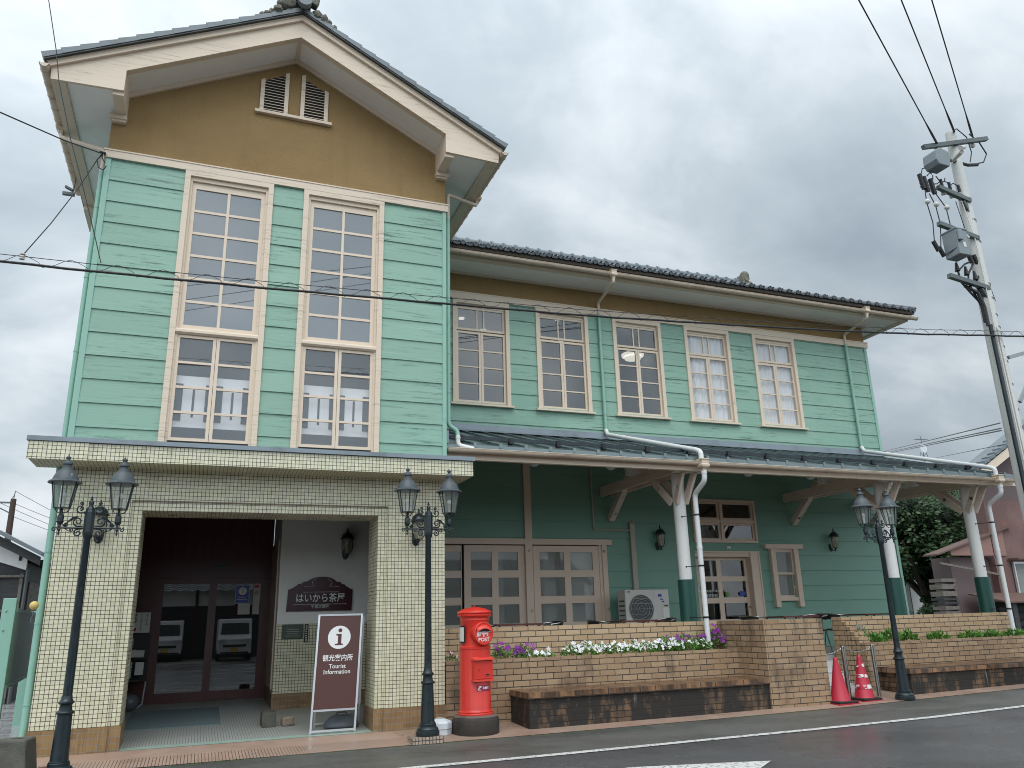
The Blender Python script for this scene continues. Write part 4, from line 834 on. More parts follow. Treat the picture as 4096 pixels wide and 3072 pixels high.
# ------------------------------------------------------------------ street lamps
def scroll(m, c, r_, a0, turns, tail, flip=1, rad=.0085, n=22):
    pts = []
    if tail: pts += [Vector(tail)]
    for i in range(n+1):
        t = i/n; a = a0+flip*turns*2*math.pi*t; q = r_*(1-.78*t); pts.append(Vector((c[0]+q*math.cos(a), 0, c[1]+q*math.sin(a))))
    m.tube(pts, [rad*(1 if i < len(pts)-4 else 1.15) for i in range(len(pts))], 6)
def lamp_post():
    t = thing('street_lamp', 'x', 'street lamp', (0, 0, 0), 'twin lantern street lamps along the pavement')
    m = MB(); m.lathe([(.148, 0), (.152, .02), (.150, .055), (.138, .062), (.140, .075), (.122, .10), (.106, .108), (.108, .135), (.100, .142), (.101, .152), (.092, .158)], n=24); ob('foot', m, 'black_metal', t, smooth=True)
    m = MB(); m.lathe([(.090, .156), (.073, .595), (.074, .61), (.090, .618), (.092, .632), (.084, .642), (.066, .652), (.060, .70), (.066, .715), (.078, .722), (.080, .736), (.070, .742), (.056, .765), (.053, .80)], n=16); ob('pedestal', m, 'black_metal', t, smooth=True)
    m = MB(); m.lathe([(.047, .80), (.0365, 2.46), (.044, 2.47), (.052, 2.50)], n=16); ob('shaft', m, 'black_metal', t, smooth=True)
    m = MB(); m.lathe([(.054, 2.50), (.058, 2.53), (.057, 2.76), (.05, 2.79), (.05, 2.80), (.03, 2.825)], n=8, a0=math.pi/8); ob('head', m, 'black_metal', t)
    m = MB(); m.lathe([(.018, 2.82), (.024, 2.83), (.022, 2.84), (.028, 2.862), (.027, 2.885), (.014, 2.90), (.012, 2.91), (.020, 2.916), (.010, 2.922), (.012, 2.935), (.002, 2.952)], n=12); ob('finial', m, 'black_metal', t, smooth=True)
    for s in (-1, 1):
        m = MB(); m.tube([(s*.05, 0, 2.585), (s*.335, 0, 2.585)], .0105, 8)
        q = MB(); scroll(q, (.345, 2.565), .024, math.pi/2, 1.1, None, -1, .007, 14)
        scroll(q, (.115, 2.655), .055, -1.9, 1.35, (.06, 0, 2.60), 1); scroll(q, (.235, 2.622), .026, -.3, 1.3, (.12, 0, 2.715), -1, .0075)
        q.tube([(.12, 0, 2.712), (.17, 0, 2.70), (.215, 0, 2.65), (.25, 0, 2.605)], .008, 6)
        scroll(q, (.10, 2.80), .052, -2.4, 1.2, (.06, 0, 2.74), 1); scroll(q, (.098, 2.862), .018, math.pi, 1.2, (.105, 0, 2.80), -1, .007, 12)
        scroll(q, (.105, 2.528), .042, 1.2, 1.3, (.06, 0, 2.575), -1); scroll(q, (.17, 2.555), .022, -.6, 1.2, (.24, 0, 2.575), 1, .007, 14)
        q.v = [(s*x, y, z) for x, y, z in q.v]; m.add(q.v, q.f)
        ob('arm', m, 'black_metal', t, smooth=True)
        m = MB(); m.lathe([(.002, 2.490), (.009, 2.51), (.014, 2.52), (.006, 2.53), (.012, 2.55), (.018, 2.565), (.010, 2.58), (.016, 2.60), (.012, 2.615), (.034, 2.64), (.038, 2.655), (.034, 2.66), (.036, 2.70), (.032, 2.725), (.018, 2.735), (.014, 2.795)], (s*.295, 0, 0), 14); c = ob('lantern_holder', m, 'black_metal', t, smooth=True)
        m = MB()
        for k in range(6):
            a = math.pi/6+k*math.pi/3; ca_, sa_ = math.cos(a), math.sin(a)
            m.bar((s*.295+.088*ca_, .088*sa_, 2.80), (s*.295+.142*ca_, .142*sa_, 3.10), .011, .011)
            if k % 2 == 0: m.tube([(s*.295+.085*ca_, .085*sa_, 2.80), (s*.295+.06*ca_, .06*sa_, 2.765), (s*.295+.02*ca_, .02*sa_, 2.75)], .006, 5)
        m.lathe([(.083, 2.797), (.094, 2.797), (.094, 2.808), (.083, 2.808)], (s*.295, 0, 0), 6, math.pi/6)
        f = ob('lantern_frame', m, 'black_metal', t)
        m = MB(); n = 6; vs = [(s*.295+r_*math.cos(math.pi/6+k*math.pi/3), r_*math.sin(math.pi/6+k*math.pi/3), z) for r_, z in ((.086, 2.805), (.140, 3.10)) for k in range(n)]
        m.add(vs, [(k, (k+1) % n, n+(k+1) % n, n+k) for k in range(n)]); ob('pane', m, 'lantern_glass', f)
        m = MB(); m.ball((s*.295, 0, 2.955), .030, 10, 8, 1.15); ob('bulb', m, 'bulb', f, smooth=True)
        m = MB(); m.lathe([(.018, 2.81), (.018, 2.90), (.024, 2.92)], (s*.295, 0, 0), 10); ob('socket', m, 'pipe_white' if s < 0 else 'duct', f, smooth=True)
        m = MB(); m.lathe([(.14, 3.093), (.178, 3.088), (.180, 3.098), (.166, 3.112), (.140, 3.122), (.132, 3.15), (.112, 3.195), (.088, 3.225), (.086, 3.235), (.062, 3.245), (.058, 3.262), (.044, 3.272), (.042, 3.30), (.055, 3.305), (.057, 3.322), (.048, 3.338), (.022, 3.346), (.018, 3.362), (.030, 3.382), (.029, 3.390), (.012, 3.402), (.002, 3.425)], (s*.295, 0, 0), 20)
        ob('lantern_roof', m, 'lamp_roof', t, smooth=True)
    return t
LP = lamp_post(); LP.location = (-1.225, 10.22, .0); LP['label'] = 'dark twin lantern street lamp in front of the left porch pillar'
dup(LP, (2.855, 10.52, .085), 'dark twin lantern street lamp between the tourist information board and the red post box')
dup(LP, (10.80, 10.50, .06), 'dark twin lantern street lamp standing beside the traffic cones')
m = MB(); m.box(2.63, 3.02, 10.36, 10.66, -.02, .082); tag(ob('lamp_plinth', m, 'plinth_tile', loc=(2.82, 10.5, 0)), 'small tiled plinth under the middle street lamp', 'plinth')
# small wall lanterns
def wall_lantern():
    t = thing('wall_lantern', 'x', 'wall lantern', (0, 0, 0), 'small black wall lanterns with glass jars')    # origin: wall surface, level with the bottom tip
    m = MB(); m.lathe([(.001, 0), (.06, 0), (.055, .015), (.03, .025), (.001, .03)], n=16, sy=1.7); m.xf(lambda v: (v.x, -v.z, .10+v.y)); ob('wall_plate', m, 'black_metal', t, smooth=True)
    m = MB(); m.tube([(0, 0, .12), (0, -.06, .05), (0, -.12, .02), (0, -.16, .045), (0, -.16, .09)], .011, 8)
    m.tube([(0, -.10, .10), (0, -.14, .07), (0, -.16, .06)], .008, 6); m.lathe([(.002, 0), (.012, .012), (.006, .03), (.014, .04), (.02, .055), (.03, .075)], (0, -.16, 0), 10)
    for s in (-1, 1): m.tube([(0, -.16, .06), (s*.055, -.16, .085), (s*.088, -.16, .15), (s*.092, -.16, .22), (s*.085, -.16, .345)], .0075, 6)
    ob('bracket', m, 'black_metal', t, smooth=True)
    m = MB(); m.lathe([(.012, .078), (.045, .09), (.066, .13), (.074, .20), (.076, .26), (.078, .345)], (0, -.16, 0), 14); ob('glass_jar', m, 'amber_glass', t, smooth=True)
    m = MB(); m.ball((0, -.16, .24), .018, 8, 6, 1.6); m.lathe([(.012, .10), (.012, .21)], (0, -.16, 0), 8); ob('bulb', m, 'bulb', t, smooth=True)
    m = MB(); m.lathe([(.09, .342), (.122, .338), (.125, .348), (.105, .36), (.098, .385), (.082, .415), (.055, .44), (.03, .455), (.016, .465), (.012, .48), (.022, .493), (.012, .508), (.003, .54)], (0, -.16, 0), 16); ob('cap', m, 'black_metal', t, smooth=True)
    return t
WL = wall_lantern(); WL.location = (2.37, 14.28, 2.55); WL['label'] = 'black wall lantern on the white porch wall above the maroon sign'
dup(WL, (-1.25, 11.5, 2.53), 'wall lantern on the left tiled pillar, partly hidden by a street lamp')
dup(WL, (2.93, 11.5, 2.53), 'wall lantern on the right tiled pillar, partly hidden by a street lamp')
dup(WL, (9.15, 15.0, 2.795), 'black wall lantern on the green verandah wall above the air conditioner')
dup(WL, (13.86, 15.0, 2.795), 'black wall lantern on the green verandah wall right of the small sash window')
m = MB(); m.lathe([(.001, -.075), (.05, -.066), (.085, -.035), (.10, 0), (.10, .03)], n=20); gl_ = ob('ceiling_globe', m, 'white_plastic', smooth=True); gl_.location = (5.5, 13.0, 4.175)
tag(gl_, 'white dome lamp under the verandah roof nearest the tower', 'ceiling lamp', 'white dome lamps under the verandah roof')
for x, lb in ((7.06, 'white dome lamp under the verandah roof just left of the first post brace'), (10.18, 'white dome lamp under the verandah roof right of the first white post'), (11.75, 'white dome lamp under the verandah roof left of the middle tie beam')):
    o = dup(gl_, (x, 13.0, 4.175), lb)
    m = None
m = MB()
for x in (5.5, 7.06, 10.18, 11.75): m.tube([(x, 13, 4.20), (x, 13, 4.45)], .03, 8)
ob('lamp_stem', m, 'beam_paint', B)
# hanging lamp seen through the third upstairs window
t = thing('pendant_lamp', 'white tiered pendant lamp behind the third upstairs wing window', 'pendant lamp', (10.0, 16.2, 8.4))
m = MB(); m.lathe([(.12, 7.55), (.20, 7.57), (.21, 7.62), (.16, 7.63), (.27, 7.64), (.28, 7.70), (.20, 7.72), (.10, 7.76)], (9.6, 16.2, 0), 24); ob('shade', m, 'lamp_glow', t, smooth=True)
m = MB(); m.tube([(9.6, 16.2, 7.76), (9.6, 16.2, 8.4)], .012, 6); ob('cord', m, 'cable', t)
for i, (x, y, z, lb) in enumerate(((5.35, 16.8, 8.38, 'round downlight seen through the first upstairs wing window'), (6.1, 17.4, 8.38, 'downlight at the right edge of the first upstairs wing window'), (7.6, 16.2, 8.38, 'round downlight seen in the lower panes of the second upstairs wing window'), (8.3, 17.6, 8.38, 'downlight at the right edge of the second upstairs wing window'))):
    m = MB(); m.lathe([(.001, -.01), (.07, -.01), (.07, .01), (.001, .01)], (x, y, z), 16); tag(ob('downlight', m, 'lamp_glow', loc=(x, y, z)), lb, 'downlight', 'ceiling downlights in the upstairs room')

# ------------------------------------------------------------------ post box
PX, PY = 3.625, 10.90; PZ = .02
PB = thing('post_box', 'round red pillar post box on a black stone base', 'post box', (PX, PY, PZ))
m = MB(); m.lathe([(.30, -.04), (.318, .03), (.318, .19), (.30, .225), (.27, .245), (.001, .25)], (PX, PY, 0), 40); m.v = [(x, y, z) for x, y, z in m.v]; ob('stone_base', m, 'concrete_black', PB, smooth=True)
m = MB(); m.lathe([(.30, .2295), (.27, .2505), (.001, .2555)], (PX, PY, 0), 40); ob('stone_top', m, 'concrete_top', PB, smooth=True)
m = MB(); m.lathe([(.243, .25), (.243, .268), (.232, .28), (.236, .292), (.222, .305), (.214, .32), (.212, 1.085), (.218, 1.09), (.219, 1.115), (.212, 1.12), (.198, 1.135), (.196, 1.455), (.203, 1.465), (.20, 1.49), (.208, 1.50), (.215, 1.515), (.236, 1.522), (.238, 1.54), (.228, 1.548), (.238, 1.556), (.243, 1.566), (.238, 1.576), (.205, 1.598), (.14, 1.622), (.07, 1.636), (.03, 1.640), (.012, 1.642), (.014, 1.655), (.006, 1.664), (.001, 1.665)], (PX, PY, 0), 48)
body = ob('body', m, 'red_post', PB, smooth=True)
# the round slot plate and collection door face slightly to the right of the street
fa = R(12); F = Vector((math.sin(fa), -math.cos(fa), 0)); Rt = Vector((math.cos(fa), math.sin(fa), 0)); C0 = Vector((PX, PY, 0))
def P3(a, d, z): return tuple(C0 + Rt*a + F*d + Vector((0, 0, z)))
zc = 1.29
m = MB(); m.lathe([(.15, .12), (.152, .245), (.146, .252), (.134, .252), (.130, .246), (.001, .246)], n=36); m.xf(lambda v: P3(v.x, v.z, zc+v.y)); slot = ob('slot_plate', m, 'red_post', PB, smooth=True)
m = MB(); nn_ = 14
prof = []
for j, (d, zf) in enumerate(((.247, .108), (.268, .10), (.285, .078), (.288, .055), (.276, .048))):
    for i in range(nn_+1):
        a = -1+2*i/nn_; prof.append(P3(a*.118*(1 if j > 1 else .94), d-.02*a*a, zc+zf*(1-.35*a*a)-(.0 if j < 3 else .035*a*a) + (0 if j < 3 else .01)))
m.add(prof, [(j*(nn_+1)+i, j*(nn_+1)+i+1, (j+1)*(nn_+1)+i+1, (j+1)*(nn_+1)+i) for j in range(4) for i in range(nn_)]); ob('hood', m, 'red_edge', slot, smooth=True)
m = MB(); m.box(-.085, .085, -.2485, -.2470, .022, .052); m.xf(lambda v: P3(v.x, -v.y, zc+v.z)); ob('slot', m, 'black_rough', slot)
def onplate(d): return lambda x, y: P3(x, d, zc+y)
tx = dict(parent=slot)
text('lettering', '郵', .075, (0, 0, 0), 'white_letter', slot, bold=.035, fn=lambda x, y: P3(x-.075, .2475, zc-.012+y))
text('lettering', '便', .075, (0, 0, 0), 'white_letter', slot, bold=.035, fn=lambda x, y: P3(x+.075, .2475, zc-.012+y))
m = MB()
for a0_, a1_, z0_, z1_ in ((-.036, .036, .012, .024), (-.036, .036, -.012, 0), (-.008, .008, -.045, -.012)): m.add([P3(a0_, .2475, zc+z0_), P3(a1_, .2475, zc+z0_), P3(a1_, .2475, zc+z1_), P3(a0_, .2475, zc+z1_)], [(0, 1, 2, 3)])
ob('postal_mark', m, 'white_letter', slot)
text('lettering', 'POST', .066, (0, 0, 0), 'white_letter', slot, bold=.02, fn=lambda x, y: P3(x*1.12, .2475, zc-.083+y))
m = MB()
def cbox(x0, x1, d0, d1, z0, z1): m.add([P3(a, d, z) for z in (z0, z1) for a, d in ((x0, d0), (x1, d0), (x1, d1), (x0, d1))], [(0,3,2,1),(4,5,6,7),(0,1,5,4),(1,2,6,5),(2,3,7,6),(3,0,4,7)])
cbox(-.145, .145, .13, .232, .70, .94); dr = ob('collection_door', m, 'red_post', PB, bev=.006)
m = MB(); cbox(-.155, .155, .13, .262, .945, .957); m.add([P3(-.155, .262, .955), P3(.155, .262, .955), P3(.155, .19, .985), P3(-.155, .19, .985)], [(0, 1, 2, 3)]); cbox(-.155, .155, .13, .248, .675, .70); cbox(-.12, .12, .232, .240, .715, .722)
for a0_, a1_, z0_, z1_ in ((-.125, -.119, .73, .93), (.119, .125, .73, .93), (-.125, .125, .925, .931)): cbox(a0_, a1_, .232, .237, z0_, z1_)
ob('door_rim', m, 'red_edge', dr)
m = MB(); cbox(.02, .092, .233, .240, .745, .775); cbox(-.085, -.062, .233, .238, .805, .84); ob('label_frame', m, 'red_edge', dr)
m = MB(); cbox(.03, .083, .2405, .2415, .75, .77); cbox(-.078, -.069, .2385, .2395, .81, .835); ob('keyhole', m, 'black_rough', dr)
def wrap(z0, a_off, rad): return lambda x, y: tuple(C0 + Vector((math.sin(fa+a_off+x/rad)*rad, -math.cos(fa+a_off+x/rad)*rad, z0+y)))
wf = wrap(.59, .05, .2145); n = 12; m = MB(); m.add([wf(-.107+.214*i/n, y) for y in (-.038, .038) for i in range(n+1)], [(i, i+1, n+2+i, n+1+i) for i in range(n)]); stk = ob('sticker', m, 'sticker', PB)
text('lettering', 'JP', .052, (0, 0, 0), 'white_letter', stk, bold=.03, shear=.25, fn=lambda x, y: wrap(.598, .05, .2158)(x-.066, y)); text('lettering', 'POST', .016, (0, 0, 0), 'white_letter', stk, bold=.03, fn=lambda x, y: wrap(.566, .05, .2158)(x*1.3-.066, y))
text('lettering', '日本郵便', .036, (0, 0, 0), 'white_letter', stk, bold=.04, fn=lambda x, y: wrap(.59, .05, .2158)(x*.82+.036, y))
# notice holder on the left flank
m = MB(); wv = lambda a, z, rad=.215: (PX-rad*math.cos(a), PY-rad*math.sin(a), z)
m.add([wv(a, z, .226) for z in (1.17, 1.395) for a in (.05, .25, .45, .62)], [(i, i+1, 5+i, 4+i) for i in range(3)]); nh = ob('notice_holder', m, 'black_metal', PB)
m = MB(); m.add([wv(a, z, .229) for z in (1.19, 1.375) for a in (.12, .27, .42, .55)], [(i, i+1, 5+i, 4+i) for i in range(3)]); ob('notice', m, 'paper', nh)

# ------------------------------------------------------------------ information board, weights, blocks
T = thing('information_board', 'brown tourist information A-frame board with white frame', 'sign board', (1.9, 11.75, .06))
z0, z1 = .06, 1.60
def bd(x, z, y): # board plane: leans back towards the top; x spans differ slightly
    t = (z-z0)/(z1-z0); xl = 1.535+.075*t; xr = 2.150+.085*t; return (xl+(xr-xl)*x, 11.66+.13*t+y+.08*(1-x)*0, z)
m = MB(); a = lambda x, z: Vector(bd(x, z, 0))
for p, q in (((.02, z0), (.02, z1)), ((.98, z0), (.98, z1)), ((0, z1-.012), (1, z1-.012)), ((0, z0+.03), (1, z0+.03)), ((0, .345), (1, .345))): m.bar(a(*p), a(*q), .026, .026, up=(0, 1, 0))
for x in (1.68, 2.30): m.bar((x, 12.28, .08), (x-.05, 11.80, 1.56), .022, .022, up=(0, 1, 0))
m.bar((1.68, 12.27, .12), (2.30, 12.27, .12), .02, .02); m.bar((2.33, 12.2, .30), (2.22, 11.85, .34), .012, .012); fr = ob('frame', m, 'alu', T)
m = MB(); m.add([bd(.03, .36, -.004), bd(.97, .36, -.004), bd(.97, z1-.02, -.004), bd(.03, z1-.02, -.004)], [(0, 1, 2, 3)]); pn = ob('panel', m, 'sign_brown', T)
m = MB(); m.add([(1.70, 12.18, .36), (2.31, 12.18, .36), (2.26, 11.83, 1.52), (1.65, 11.83, 1.52)], [(3, 2, 1, 0)]); ob('rear_panel', m, 'white_plastic', T)
cb_ = lambda x, y, zc_: bd(.5+x/.61, zc_+y, -.0065)
m = MB(); n = 40; m.add([cb_(.155*math.cos(2*math.pi*i/n), .155*math.sin(2*math.pi*i/n), 1.285) for i in range(n)], [tuple(range(n))]); dsc = ob('disc', m, 'white_letter', pn)
def cb2(x, y, zc_): p = bd(.5+x/.61, zc_+y, -.0085); return p
m = MB(); sh = [(-.055, -.105), (.055, -.105), (.055, -.088), (.03, -.082), (.03, .045), (-.045, .045), (-.045, .028), (-.018, .022), (-.018, -.082), (-.055, -.088)]
m.add([cb2(x, y, 1.285) for x, y in sh], [tuple(range(len(sh)))]); m.add([cb2(.008+.027*math.cos(i*.4), .093+.027*math.sin(i*.4), 1.285) for i in range(16)], [tuple(range(16))]); ob('letter_i', m, 'sign_brown', pn)
text('lettering', '観光案内所', .092, (0, 0, 0), 'white_letter', pn, bold=.012, fn=lambda x, y: cb_(x*.90, y, 1.008)); text('lettering', 'Tourist', .083, (0, 0, 0), 'white_letter', pn, bold=.006, fn=lambda x, y: cb_(x*.93, y, .902)); text('lettering', 'Information', .083, (0, 0, 0), 'white_letter', pn, bold=.006, fn=lambda x, y: cb_(x*.93, y, .83))
m = MB(); m.lathe([(.20, .0), (.24, .02), (.245, .05), (.20, .10), (.15, .15), (.10, .17), (.001, .172)], (0, 0, 0), 20, sy=.62); m.xf(lambda v: (2.02+v.x*1.05, 12.05+v.y, .075+v.z)); wgt = ob('water_weight', m, 'grey_plastic', loc=(2.02, 12.05, .075), smooth=True); tag(wgt, 'grey plastic water weight under the information board', 'weight')
m = MB(); m.tube([(1.94, 12.05, .235), (1.96, 12.05, .275), (2.08, 12.05, .275), (2.10, 12.05, .235)], .012, 8); ob('handle', m, 'grey_plastic', wgt); m = MB(); m.tube([(2.17, 12.05, .19), (2.18, 12.05, .25)], .025, 10); ob('cap', m, 'grey_plastic', wgt)
m = MB(); m.lathe([(.145, 0), (.15, .01), (.15, .075), (.16, .08), (.16, .15), (.14, .175), (.07, .20), (.001, .205)], (0, 0, 0), 8, math.pi/8); m.xf(lambda v: (3.15+v.x, 10.98+v.y, .018+v.z)); wg2 = ob('water_weight', m, 'white_plastic', loc=(3.15, 10.98, .02), bev=.008); tag(wg2, 'white octagonal plastic weight between street lamp and post box', 'weight')
m = MB(); m.lathe([(.05, .20), (.05, .212), (.001, .214)], (3.15, 10.98, .018), 8); ob('cap', m, 'alu', wg2)
m = MB(); m.prism([(.99, .095), (1.18, .095), (1.18, .285), (.99, .285)], 'y', 12.52, 12.56); m.box(.99, 1.03, 12.56, 12.9, .1, .285); m.box(1.14, 1.18, 12.56, 12.9, .1, .285); m.box(1.03, 1.14, 12.66, 12.70, .1, .285); m.box(1.03, 1.14, 12.86, 12.9, .1, .285); tag(ob('concrete_block', m, 'concrete_dark', loc=(1.08, 12.7, .1)), 'hollow grey concrete block on the porch floor', 'block')
m = MB(); m.box(-.085, .085, -.07, .07, 0, .125); rnd = random.Random(5)
me_ = ob('rough_stone', m, 'rock', loc=(0, 0, 0), bev=.025); me_.location = (1.345, 12.58, .09); me_.rotation_euler = (.03, -.05, .25); tag(me_, 'small rough brown stone beside the hollow block', 'stone')
m = MB(); m.add([(-.84, 13.05, .112), (.455, 13.05, .112), (.47, 14.87, .194), (-.83, 14.87, .194), (-.84, 13.05, .124), (.455, 13.05, .124), (.47, 14.87, .206), (-.83, 14.87, .206)], [(0,3,2,1),(4,5,6,7),(0,1,5,4),(1,2,6,5),(2,3,7,6),(3,0,4,7)])
tag(ob('door_mat', m, 'mat_grey', loc=(-.2, 13.9, .11)), 'flat grey door mat inside the porch', 'mat')
m = MB(); bb = [(-1.96, 10.10), (-1.50, 10.10), (-1.46, 10.60), (-1.90, 10.62)]
vs = [(x, y, -.02) for x, y in bb] + [(x+dx, y+dy, .385) for (x, y), (dx, dy) in zip(bb, ((.10, .08), (-.05, .08), (-.05, -.06), (.08, -.06)))]
m.add(vs, [(0,3,2,1),(4,5,6,7),(0,1,5,4),(1,2,6,5),(2,3,7,6),(3,0,4,7)]); cbk = ob('gate_block', m, 'concrete_dark', loc=(-1.7, 10.3, 0), bev=.018); tag(cbk, 'dark mossy concrete block beside the left street lamp', 'block')
m = MB(); m.box(-1.72, -1.60, 10.36, 10.40, .384, .388); ob('slot', m, 'black_rough', cbk)
m = MB(); m.tube([(-6, 10.75, .09), (-1.95, 10.45, .09)], .02, 8); tag(ob('barrier_bar', m, 'steel', loc=(-4, 10.6, .1)), 'thin metal bar running left from the concrete block', 'bar')
# leaflet rack left of the door
T = thing('leaflet_rack', 'black leaflet rack with brochures left of the porch door', 'rack', (-.92, 15.3, .2))
m = MB(); m.box(-1.16, -.70, 15.42, 15.46, .62, 1.40); m.box(-1.16, -.70, 15.22, 15.42, .64, .67); m.box(-1.16, -.70, 15.26, 15.42, .98, 1.0); ob('shelf', m, 'black_rough', T)
m = MB(); m.tube([(-1.14, 15.3, .64), (-.72, 15.3, .65), (-.70, 15.3, .62), (-.72, 15.3, .28), (-.80, 15.3, .22)], .014, 8); m.tube([(-1.12, 15.3, .64), (-1.12, 15.3, .22)], .014, 8); ob('leg', m, 'alu', T)
for i, (x, z, wd, hh, mt_) in enumerate(((-1.12, .69, .09, .2, 'photo_blue'), (-1.02, .69, .09, .26, 'photo_blue'), (-.88, .74, .13, .20, 'paper'), (-1.04, 1.02, .15, .12, 'paper'), (-.93, 1.02, .17, .11, 'paper'), (-1.05, 1.18, .11, .14, 'photo_blue'))):
    m = MB(); m.add([(x, 15.24, z), (x+wd, 15.24, z), (x+wd, 15.34, z+hh), (x, 15.34, z+hh)], [(0, 1, 2, 3)]); ob('brochure', m, mt_, T)
T = thing('coffee_notice', 'white handwritten takeout coffee notice left of the porch door', 'notice', (-.83, 15.35, 1.6))
m = MB(); m.box(-1.0, -.72, 15.36, 15.365, 1.41, 1.74); ob('sheet', m, 'paper', T)
for i, s in enumerate(('コーヒーの', 'テイクアウトも', 'あります')):
    for j, ch in enumerate(s): text('lettering', '丨' if ch == 'ー' else ch, .042, (-.775-.085*i, 15.357, 1.70-.0395*j), 'black_rough', T, bold=.02)
m = MB(); m.box(-.97, -.93, 15.356, 15.359, 1.44, 1.49); ob('cup_mark', m, 'red_letter', T)
m = MB(); m.ball((-.9, 15.1, .33), .15, 12, 8, .9); m.v = [(x*1.0, y, max(z, .2)) for x, y, z in m.v]; tag(ob('water_weight', m, 'grey_plastic', loc=(-.9, 15.1, .2), smooth=True), 'grey rounded plastic weight under the leaflet rack', 'weight')
# door stickers
T = thing('door_notice', 'blue tourist information sticker on the right porch door', 'notice', (.75, 15.76, 1.9))
m = MB(); m.box(.64, .89, 15.755, 15.76, 1.87, 2.20); ob('sheet', m, 'paper', T); m = MB(); m.box(.65, .88, 15.750, 15.754, 1.88, 2.19); ob('panel', m, 'blue_sign', T)
m = MB(); m.lathe([(.001, 0), (.07, 0), (.07, .002), (.001, .002)], (0, 0, 0), 24); m.xf(lambda v: (.765+v.x, 15.748-v.z, 2.09+v.y)); ob('disc', m, 'white_letter', T)
text('letter_i', 'i', .12, (.765, 15.744, 2.09), 'red_letter', T, bold=.02, shear=.2); text('lettering', 'Tourist\nInformation', .038, (.765, 15.747, 1.965), 'white_letter', T)
T = thing('notice_strip', 'white notices with a no smoking mark on the right porch door', 'notice', (1.03, 15.76, 1.9))
m = MB(); m.box(.955, 1.07, 15.755, 15.76, 1.68, 2.22); m.box(.70, .91, 15.756, 15.759, 1.68, 1.868); ob('sheet', m, 'paper', T); m = MB(); m.box(.965, 1.05, 15.751, 15.754, 2.15, 2.20); ob('red_panel', m, 'red_letter', T)
m = MB(); m.tube([(1.01+.03*math.cos(i*.5), 15.75, 2.05+.03*math.sin(i*.5)) for i in range(14)], .005, 5); m.tube([(.99, 15.75, 2.07), (1.03, 15.75, 2.03)], .004, 5); ob('smoking_mark', m, 'red_letter', T)
m = MB(); m.box(.25, .47, 15.74, 15.76, 2.52, 2.57); tag(ob('door_sensor', m, 'black_metal', loc=(.36, 15.75, 2.5)), 'flat door sensor above the porch doors', 'sensor')
# maroon name board on the white porch wall
T = thing('name_board', 'maroon shaped shop name board on the white porch wall', 'sign', (1.95, 14.27, 1.7))
SX = lambda px: 1.405+(px-275)/(1945-275)*1.10; SZ = lambda py: 1.69+(1215-py)/(1215-340)*.58-0.0
def tz(x, y): return (SX(x), SZ(y+(x-275)*.024))
out_ = [(275, 1215), (1935, 1175), (1952, 650), (1900, 640), (1840, 605), (1740, 545), (1735, 520), (1655, 520), (1640, 480), (1590, 462), (1530, 462), (1470, 410), (1380, 365), (1280, 345), (1170, 340), (1050, 350), (940, 375), (850, 415), (775, 462), (700, 475), (655, 500), (630, 530), (545, 535), (535, 560), (440, 620), (360, 665), (302, 680)]
pts = [tz(x, y-(x-275)*.024) for x, y in out_]
pts = [(SX(x), 1.69+((1215-(x-275)*.024)-y)/875*.58) for x, y in out_]
m = MB(); m.prism(pts, 'y', 14.235, 14.262); ob('board', m, 'sign_maroon', T)
def sp(x, y): return (SX(x), 14.232, 1.69+((1215-(x-275)*.024)-y)/875*.58)
m = MB(); m.tube([sp(680, 735), sp(1590, 718)], .0035, 5); m.tube([sp(470, 1045), sp(1770, 1015)], .0035, 5); m.tube([sp(690, 595), sp(970, 592), sp(915, 540), sp(898, 480), sp(940, 425), sp(1010, 395)], .003, 5); m.tube([sp(1600, 585), sp(1330, 590), sp(1385, 540), sp(1408, 480), sp(1365, 425), sp(1280, 395)], .003, 5)
m.tube([sp(470, 1045), sp(450, 1035), sp(445, 1055), sp(462, 1060)], .003, 5); m.tube([sp(1770, 1015), sp(1785, 1005), sp(1790, 1025), sp(1775, 1030)], .003, 5); ob('scrollwork', m, 'silver_letter', T)
text('lettering', 'はいから茶屋', .158, (sp(1125, 885)[0], 14.233, sp(1125, 885)[2]), 'silver_letter', T, bold=.012, sx=.88); text('lettering', '平成大野屋', .066, (sp(1125, 1092)[0], 14.233, sp(1125, 1092)[2]), 'silver_letter', T, bold=.004, sx=.94)
T = thing('metal_plaque', 'dark green metal plaque on the tiled porch wall', 'plaque', (1.5, 14.26, 1.3))
m = MB(); m.box(1.36, 1.70, 14.235, 14.262, 1.245, 1.48); ob('plate', m, 'plaque', T, bev=.006)
m = MB()
for k in range(4): m.box(1.42+.02*(k % 2), 1.64-.02*(k % 2), 14.230, 14.234, 1.29+.035*k, 1.298+.035*k)
ob('relief', m, 'duct', T)
m = MB(); m.box(1.725, 1.785, 14.24, 14.262, 1.185, 1.48); T = tag(ob('wooden_plaque', m, 'black_rough', loc=(1.75, 14.26, 1.2)), 'narrow black upright plaque beside the green metal plaque', 'plaque')
m = MB()
for k in range(9): m.box(1.742, 1.768, 14.236, 14.239, 1.20+.03*k, 1.216+.03*k)
ob('lettering', m, 'paper', T)
m = MB(); m.box(1.93, 2.01, 14.245, 14.262, 1.43, 1.45); m.box(1.93, 2.01, 14.245, 14.262, 1.245, 1.265); tag(ob('small_plate', m, 'black_rough', loc=(1.97, 14.25, 1.3)), 'small dark plate mostly hidden behind the information board', 'plate')

